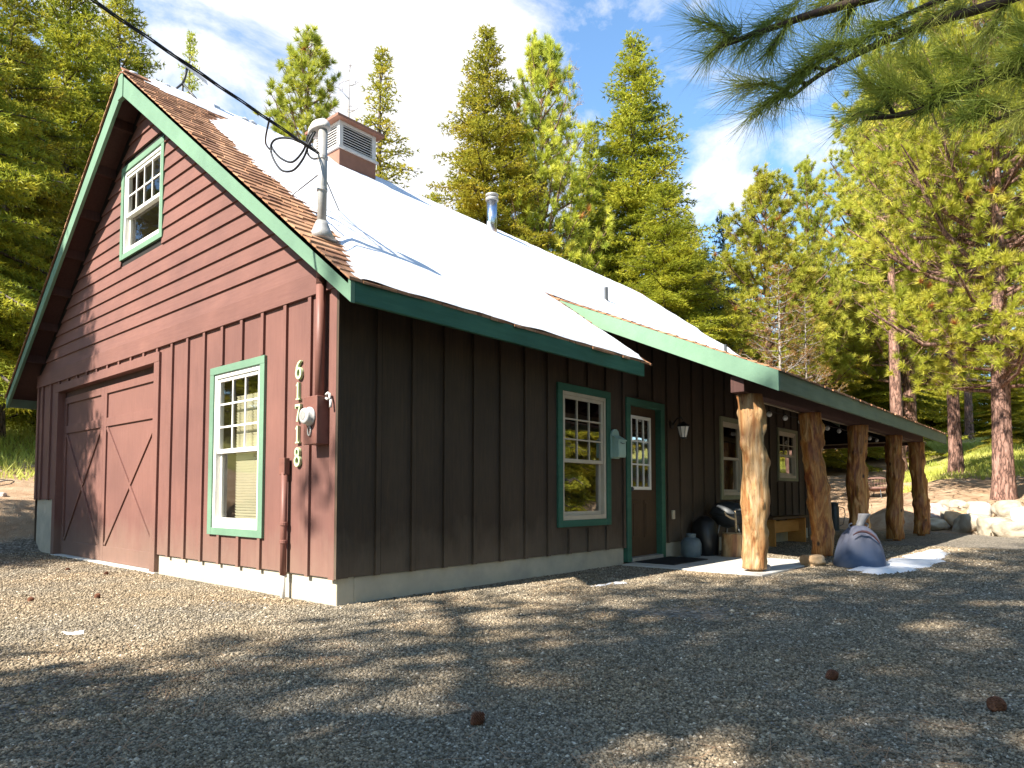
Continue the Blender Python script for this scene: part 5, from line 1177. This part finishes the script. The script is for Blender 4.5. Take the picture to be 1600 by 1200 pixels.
TL = [
 ('firE', -.3, 17.0, 15.5, 'dense green fir at the far left edge of the photo, nearest behind the garage', 'fir_tree', None, 1.0),
 ('firC', 1.9, 20.0, 15.3, 'tall fir left of the gable, its bare trunk showing above the bank', 'fir_tree', None, 1.0),
 ('firA', 4.2, 23.1, 18.2, 'tall dark fir directly left of the roof peak', 'fir_tree', None, 1.15),
 ('firE', 7.3, 27.1, 19.5, 'fir whose branch tips reach into blue sky beside the satellite dish', 'fir_tree', None, .9),
 ('firA', 6.7, 36.9, 17.7, 'dark fir deep in the wood left of the gable', 'fir_tree', fx, 1.1),
 ('firC', -.2, 30.0, 17.0, 'dark fir deep in the wood left of the gable', 'fir_tree', fx, 1.2),
 ('firD', 13.6, 34.7, 22.6, 'thin pointed fir seen behind the satellite dish', 'fir_tree', None, .75),
 ('pineB', 10.6, 17.5, 16.2, 'open branched pine behind the service mast, left of the cupola', 'pine_tree', None, 1.0),
 ('snag', 13.4, 18.8, 16.6, 'thin bare dead snag between the two trees by the cupola', 'dead_tree', None, 1.0),
 ('firD', 15.5, 19.3, 18.8, 'slender pointed fir rising right behind the cupola', 'fir_tree', None, 1.25),
 ('firB', 16.2, 13.4, 18.6, 'broad yellow green fir just left of the stovepipe', 'fir_tree', None, 1.12),
 ('pineC', 18.7, 12.6, 18.4, 'pine with a pale trunk standing right above the stovepipe', 'pine_tree', None, .75),
 ('dead', 25.8, 16.3, 21.4, 'pinkish bleached dead fir against blue sky in the centre', 'dead_tree', None, .8),
 ('firB', 22.9, 10.6, 20.3, 'tall broad yellow green fir in the centre against blue sky', 'fir_tree', None, 1.2),
 ('firA', 25.1, 14.4, 17.6, 'fir filling the gap between the two tall centre firs', 'fir_tree', None, .9),
 ('firB', 19.7, 7.4, 12.6, 'lighter green fir in front of the tall centre fir, right above the vent pipe', 'fir_tree', None, 1.5),
 ('firB', 30.1, 10.7, 11.6, 'small fir right of the lighter green centre fir', 'fir_tree', None, 1.5),
 ('spruce', 27.8, 8.7, 12.5, 'narrow blue green spruce in front of the sky gap', 'spruce_tree', None, .85),
 ('pineC', 23.2, 4.9, 12.6, 'pine directly right of the blue green spruce', 'pine_tree', None, 1.05),
 ('pineB', 30.4, 5.5, 15.2, 'thin pine with sky around its tip right of the centre gap', 'pine_tree', None, .8),
 ('pineA', 39.0, 3.0, 22.0, 'dense yellow green pine left of the big trunked pine', 'pine_tree', None, 1.05),
 ('firB', 41.0, 5.2, 16.5, 'pointed yellow green fir beyond the yard left of the dense pine', 'fir_tree', None, 1.2),
 ('firB', 31.5, -5.2, 5.0, 'young fir under the pines at the right edge', 'fir_tree', 'young firs under the pines', 1.5),
 ('firB', 37.0, -3.9, 6.0, 'young fir under the pines at the right edge', 'fir_tree', 'young firs under the pines', 1.5),
 ('firB', 41.5, -1.0, 5.5, 'young fir under the pines at the right edge', 'fir_tree', 'young firs under the pines', 1.5),
 ('pineA', 19.75, -2.75, 16.4, 'big ponderosa pine with thick pink trunk behind the boulders', 'pine_tree', None, 1.0),
 ('pineD', 27.5, -.6, 17.2, 'ponderosa pine with grey pink trunk above the porch roof corner', 'pine_tree', None, .9),
 ('pineD', 26.1, -3.7, 18.0, 'pine whose trunk stands at the right edge of the photo', 'pine_tree', None, 1.1),
 ('pineD', 32.9, 2.4, 18.1, 'pine rising far behind the dense yellow green one', 'pine_tree', None, 1.1),
 ('rust', 19.6, 3.2, 8.3, 'rust brown dying tree above the middle of the porch roof', 'dying_tree', None, 1.1),
 ('rust', 21.3, 2.9, 7.4, 'smaller brown tree with grey bare twigs right of the rust brown one', 'dying_tree', None, 1.0),
 ('firB', 36.5, 11.3, 12.0, 'round topped yellow fir between the blue green spruce and the centre firs', 'fir_tree', None, 1.3),
 ('firB', 34.0, 6.3, 11.5, 'yellow green fir behind the pine right of the spruce', 'fir_tree', None, 1.4),
 ('firB', 29.0, 16.8, 13.0, 'yellow green fir filling the base of the gap left of the bleached dead fir', 'fir_tree', None, 1.4),
 ('firB', 46.0, 7.0, 10.5, 'dark fir deep in the wood above the porch roof', 'fir_tree', fx, 1.5),
 ('firC', 26.6, 27.8, 15.5, 'dark fir deep in the wood behind the roof ridge', 'fir_tree', fx, 1.0),
 ('firA', 33.0, 24.9, 18.9, 'dark fir deep in the wood behind the roof ridge', 'fir_tree', fx, 1.0),
 ('firB', 24.4, 22.7, 14.6, 'dark fir deep in the wood behind the roof ridge', 'fir_tree', fx, 1.0),
 ('firA', 41.7, 12.5, 9.3, 'dark fir deep in the wood above the porch roof', 'fir_tree', fx, 1.5),
 ('firB', 47.4, 11.8, 11.6, 'dark fir deep in the wood above the porch roof', 'fir_tree', fx, 1.4),
 ('firB', 54.8, 10.7, 14.4, 'dark fir deep in the wood above the porch roof', 'fir_tree', fx, 1.3),
 ('firB', 57.0, 7.9, 17.4, 'dark fir deep in the wood above the porch roof', 'fir_tree', fx, 1.3),
 ('firB', 62.8, 5.7, 19.2, 'dark fir deep in the wood above the porch roof', 'fir_tree', fx, 1.3),
 ('firB', 64.4, -.8, 19.0, 'dark fir deep in the wood at the right', 'fir_tree', fx, 1.3),
 ('firB', 60.0, 3.0, 15.0, 'dark fir deep in the wood at the right', 'fir_tree', fx, 1.3),
 ('pineD', 55.2, 2.3, 18.2, 'distant pine trunk on the grassy slope right of the porch', 'pine_tree', None, 1.0),
 ('pineD', 38.2, -2.6, 17.6, 'pine on the slope between the two right hand trunks', 'pine_tree', None, 1.0),
 ('firA', 33.0, 19.1, 14.8, 'dark fir deep in the wood behind the roof ridge', 'fir_tree', fx, 1.1),
 ('firC', 40.3, 16.6, 16.0, 'dark fir deep in the wood behind the roof ridge', 'fir_tree', fx, 1.1),
 ('firB', 56.0, -5.0, 16.0, 'dark fir deep in the wood at the right', 'fir_tree', fx, 1.3),
]
for k, x, y, h, lab, nm, gr, wd in TL: tree(k, x, y, h, lab, nm, 'tree', gr, wd)
# the rest of the clearing: trees beside and behind the camera that shade the drive and show in the panes
sh = 'trees standing round the drive behind the camera'
for k, x, y, h, wd in [('firG', -12.2, -2.2, 24, 1.0), ('firG', -11.0, -7.2, 22, 1.2), ('firG', -16.5, -1.5, 27, .8), ('firA', -7.0, 8.35, 16, .95), ('firC', -15, -12.5, 22, 1.0), ('firC', -12, -19, 20, 1.2),
                       ('firA', -30, 14, 13, 1.0), ('firC', -26, -6, 14, 1.2), ('firB', -10.5, 27, 19, 1.2), ('firC', -15, 31, 20, 1.3), ('firB', -6, 31, 18, 1.2)]:
    tree(k, x, y, h, 'tall fir beside the drive, left of the camera', 'fir_tree', 'tree', sh, wd)
for k, x, y, h, wd in [('firB', 17.5, -12.0, 15, 1.1), ('firB', 21.5, -13.5, 18, 1.1), ('pineA', 26, -11.5, 15, .9), ('firB', 31, -11, 15, 1.2),
                       ('firB', 12, -21, 19, 1.3), ('firA', 21, -22, 19, 1.3), ('pineC', 34, -15, 17, 1.3), ('firB', 28, -19, 19, 1.3), ('firB', 16, -17, 18, 1.2), ('firB', 38, -10, 15, 1.2), ('firA', 5, -24, 20, 1.3)]:
    tree(k, x, y, h, 'tree across the drive, facing the long wall', 'fir_tree' if k.startswith('fir') else 'pine_tree', 'tree', 'trees across the drive from the long wall', wd)

# near pine whose boughs hang into the top right corner
def near_pine():
    rg = np.random.default_rng(77); x0, y0 = 2.6, -8.2
    t = empty('pine_tree', (x0, y0, T(x0, y0)), 'near ponderosa pine whose long needled boughs hang into the top right of the photo', 'tree')
    limbs = []
    main = [[(2.6, -8.2, 4.2), (1.7, -6.6, 4.0), (1.0, -5.4, 3.45), (.55, -4.7, 3.05), (.25, -4.25, 2.9), (.0, -3.95, 2.72), (-.12, -3.80, 2.58)],
            [(1.0, -5.4, 3.45), (.55, -4.85, 3.25), (.15, -4.25, 3.05), (-.15, -3.85, 2.92), (-.40, -3.55, 2.78)],
            [(1.7, -6.6, 3.9), (1.2, -5.6, 3.2), (.85, -5.0, 2.85), (.5, -4.5, 2.66), (.25, -4.25, 2.50), (.08, -4.05, 2.46)],
            [(1.2, -5.6, 3.2), (.95, -5.1, 2.75), (.7, -4.75, 2.58), (.5, -4.5, 2.46)],
            [(1.3, -5.9, 3.7), (.9, -5.1, 3.4), (.5, -4.5, 3.15), (.2, -4.1, 2.95)],
            [(1.6, -6.2, 3.3), (1.3, -5.5, 2.9), (1.0, -5.05, 2.65), (.75, -4.8, 2.50)]]
    mb = MB()
    allp = []
    for m_ in main:
        sp = smoothpts(m_, 8); n = len(sp); mb.tube(sp, [.034 * (1 - i / n) + .007 for i in range(n)], 8); allp += [(p, (sp[min(i + 1, n - 1)] - sp[i - 1 if i else 0]).normalized(), i / n) for i, p in enumerate(sp)]
    tips = [(-.41, -3.52, 2.76), (-.26, -3.67, 2.49), (-.15, -3.81, 2.65), (-.19, -3.75, 2.56), (-.1, -3.87, 2.73), (.04, -4.01, 2.47), (.07, -4.06, 2.65), (.13, -4.13, 2.68), (.2, -4.22, 2.73), (.35, -4.38, 2.62), (.27, -4.29, 2.56), (.37, -4.4, 2.46), (.25, -4.26, 2.49), (.55, -4.6, 2.46),
            (.32, -4.36, 2.77), (-.31, -3.64, 2.79), (-.05, -3.93, 2.80), (.48, -4.54, 2.68), (.05, -4.04, 2.82), (-.23, -3.73, 2.77), (.62, -4.7, 2.60), (.7, -4.8, 2.75), (.45, -4.5, 2.85), (.1, -4.1, 2.90), (-.45, -3.50, 2.90), (-.2, -3.7, 2.92), (.3, -4.3, 2.95),
            (.10, -4.15, 2.58), (.42, -4.45, 2.55), (.02, -3.98, 2.9), (.60, -4.62, 2.68), (.78, -4.85, 2.62), (.85, -4.95, 2.5), (.5, -4.6, 2.75), (-.3, -3.62, 2.62), (.2, -4.2, 2.82),
            (.66, -4.74, 2.40), (.58, -4.62, 2.9), (.15, -4.2, 3.05), (-.05, -3.9, 3.02)]
    P, D = [], []
    for k, tip in enumerate(tips):
        tip = Vector(tip); bs = min(allp, key=lambda q: (q[0] - tip).length - .25 * (q[0].y < tip.y - .1)); b0 = bs[0]
        d = (tip - b0); 
        if d.length < .08: b0 = b0 - bs[1] * .2; d = tip - b0
        mid = (b0 + tip) / 2 + Vector((0, 0, .03)); sp = smoothpts([b0, mid, tip], 5); mb.tube(sp, [.010 - .0012 * i / 2 for i in range(len(sp))], 6)
        dd = (tip - mid).normalized()
        for q in range(8): P.append(tip - dd * (.026 * q)); D.append(dd * 1.0 + Vector((0, 0, -.12)))
    P, D = np.array([tuple(p) for p in P]), np.array([tuple(d) for d in D])
    tr = needles(P, D, 34, .21, .0015, .60, rg)
    # crown above, out of frame
    Ps, Ds = [], []
    for i in range(70):
        h = 5.5 + 11 * i / 70; L_ = 3.2 * (1 - i / 70) ** .6 * rg.uniform(.6, 1.1) + .3; a = i * 2.399; el = .25 + .5 * i / 70
        dr = np.array([math.cos(a) * math.cos(el), math.sin(a) * math.cos(el), math.sin(el)]); s = 1 - .7 * rg.random(int(L_ * 6)) ** 1.2
        p = np.array([x0, y0, h]) + dr * (L_ * s)[:, None] + rg.normal(size=(len(s), 3)) * .12 * L_; Ps.append(p); Ds.append(norm(dr[None] + np.array([0, 0, .5]) + rg.normal(size=p.shape) * .2)); e = dr * L_
        mb.tube([(x0, y0, h), (x0 + e[0], y0 + e[1], h + e[2])], [.04, .01], 5)
    tr2 = needles(np.concatenate(Ps), np.concatenate(Ds), 36, .24, .010, .62, rg)
    me = soup([tr - np.array([x0, y0, T(x0, y0)]), tr2 - np.array([x0, y0, T(x0, y0)])], 'crown', M['pine_near']); link('crown', me, t)
    mb.build('bough', M['twig'], t, smooth=True, solid=False)
    MB().tube([(x0, y0, -.5), (x0, y0, 2), (x0 + .05, y0, 6), (x0, y0, 16.5)], [.30, .24, .19, .03], 16).build('trunk', M['bark_pine'], t, smooth=True)
near_pine()

# ================================================================ LIGHT, SKY
sun_to = Vector((-1, .10, .87)).normalized()
ld = bpy.data.lights.new('sun', 'SUN'); ld.energy = 5.0; ld.angle = R(.6); ld.color = (1, .93, .82)
lo = bpy.data.objects.new('sun', ld); C.objects.link(lo); lo.rotation_euler = sun_to.to_track_quat('Z', 'Y').to_euler(); lo.location = (-20, 2, 20)
w = bpy.data.worlds.new('World'); bpy.context.scene.world = w; w.use_nodes = True; nt = w.node_tree
bg = nt.nodes['Background']; bg.inputs[1].default_value = .102
sky = N(nt, 'ShaderNodeTexSky', sky_type='NISHITA'); sky.sun_disc = False; sky.sun_elevation = math.asin(sun_to.z)
sky.sun_rotation = math.atan2(sun_to.x, sun_to.y); sky.ozone_density = 2.0; sky.air_density = 1.0; sky.dust_density = .3
tc = N(nt, 'ShaderNodeTexCoord')
nz = N(nt, 'ShaderNodeTexNoise'); nz.inputs['Scale'].default_value = 4.2; nz.inputs['Detail'].default_value = 10; nz.inputs['Roughness'].default_value = .62; nz.inputs['Distortion'].default_value = .35
mp = N(nt, 'ShaderNodeMapping'); mp.inputs['Scale'].default_value = (1, 1, 2.0); nt.links.new(tc.outputs['Generated'], mp.inputs[0]); nt.links.new(mp.outputs[0], nz.inputs['Vector'])
acc = None
for d, c0, c1, amt in [((.44, .75, .49), .93, .995, .22), ((.60, .60, .53), .96, .998, .18), ((.835, .345, .425), .9978, .9999, .13), ((.866, .262, .43), .9988, .99995, .11), ((.845, .375, .39), .9985, .9999, .08),
                      ((.872, .325, .360), .9978, .9999, .13), ((.93, .16, .36), .99, 1.0, .05), ((-.4, -.6, .6), .9, 1, .2), ((-.8, .5, .4), .94, 1, .2)]:
    v = Vector(d).normalized(); dp = N(nt, 'ShaderNodeVectorMath', operation='DOT_PRODUCT'); nt.links.new(tc.outputs['Generated'], dp.inputs[0]); dp.inputs[1].default_value = v
    mr = N(nt, 'ShaderNodeMapRange', interpolation_type='SMOOTHSTEP'); mr.inputs['From Min'].default_value = c0; mr.inputs['From Max'].default_value = c1; mr.inputs['To Max'].default_value = amt
    nt.links.new(dp.outputs['Value'], mr.inputs[0])
    if acc is None: acc = mr.outputs[0]
    else:
        ad = N(nt, 'ShaderNodeMath', operation='ADD'); nt.links.new(acc, ad.inputs[0]); nt.links.new(mr.outputs[0], ad.inputs[1]); acc = ad.outputs[0]
ad = N(nt, 'ShaderNodeMath', operation='ADD'); nt.links.new(acc, ad.inputs[0]); nt.links.new(nz.outputs['Fac'], ad.inputs[1])
cr = ramp(nt, [(.60, (0, 0, 0)), (.80, (1, 1, 1))]); nt.links.new(ad.outputs[0], cr.inputs[0])
cc = ramp(nt, [(.3, (3.7, 3.75, 4.0)), (.7, (4.5, 4.5, 4.6))]); nt.links.new(nz.outputs['Fac'], cc.inputs[0])
skc = mixc(nt, 1, sky.outputs[0], (.92, 1.10, 1.16), 'MULTIPLY')
nt.links.new(mixc(nt, cr.outputs[0], skc, cc.outputs[0]), bg.inputs[0])

# ================================================================ CAMERA
cam = bpy.data.cameras.new('camera'); co = bpy.data.objects.new('camera', cam); C.objects.link(co); bpy.context.scene.camera = co
co.location = (-3.361, -4.85, .696); co.rotation_euler = (R(90 + 2.773), 0, R(40.902 - 90)); cam.sensor_width = 36; cam.lens = 1066.4 / 1600 * 36
cam.shift_y = (721.8 - 600) / 1600; cam.clip_end = 2000; cam.clip_start = .05
sc = bpy.context.scene; sc.view_settings.view_transform = 'Standard'; sc.view_settings.look = 'None'; sc.view_settings.gamma = 1; sc.view_settings.exposure = 1.55
sc.render.engine = 'CYCLES'; sc.cycles.max_bounces = 8; sc.cycles.transparent_max_bounces = 12
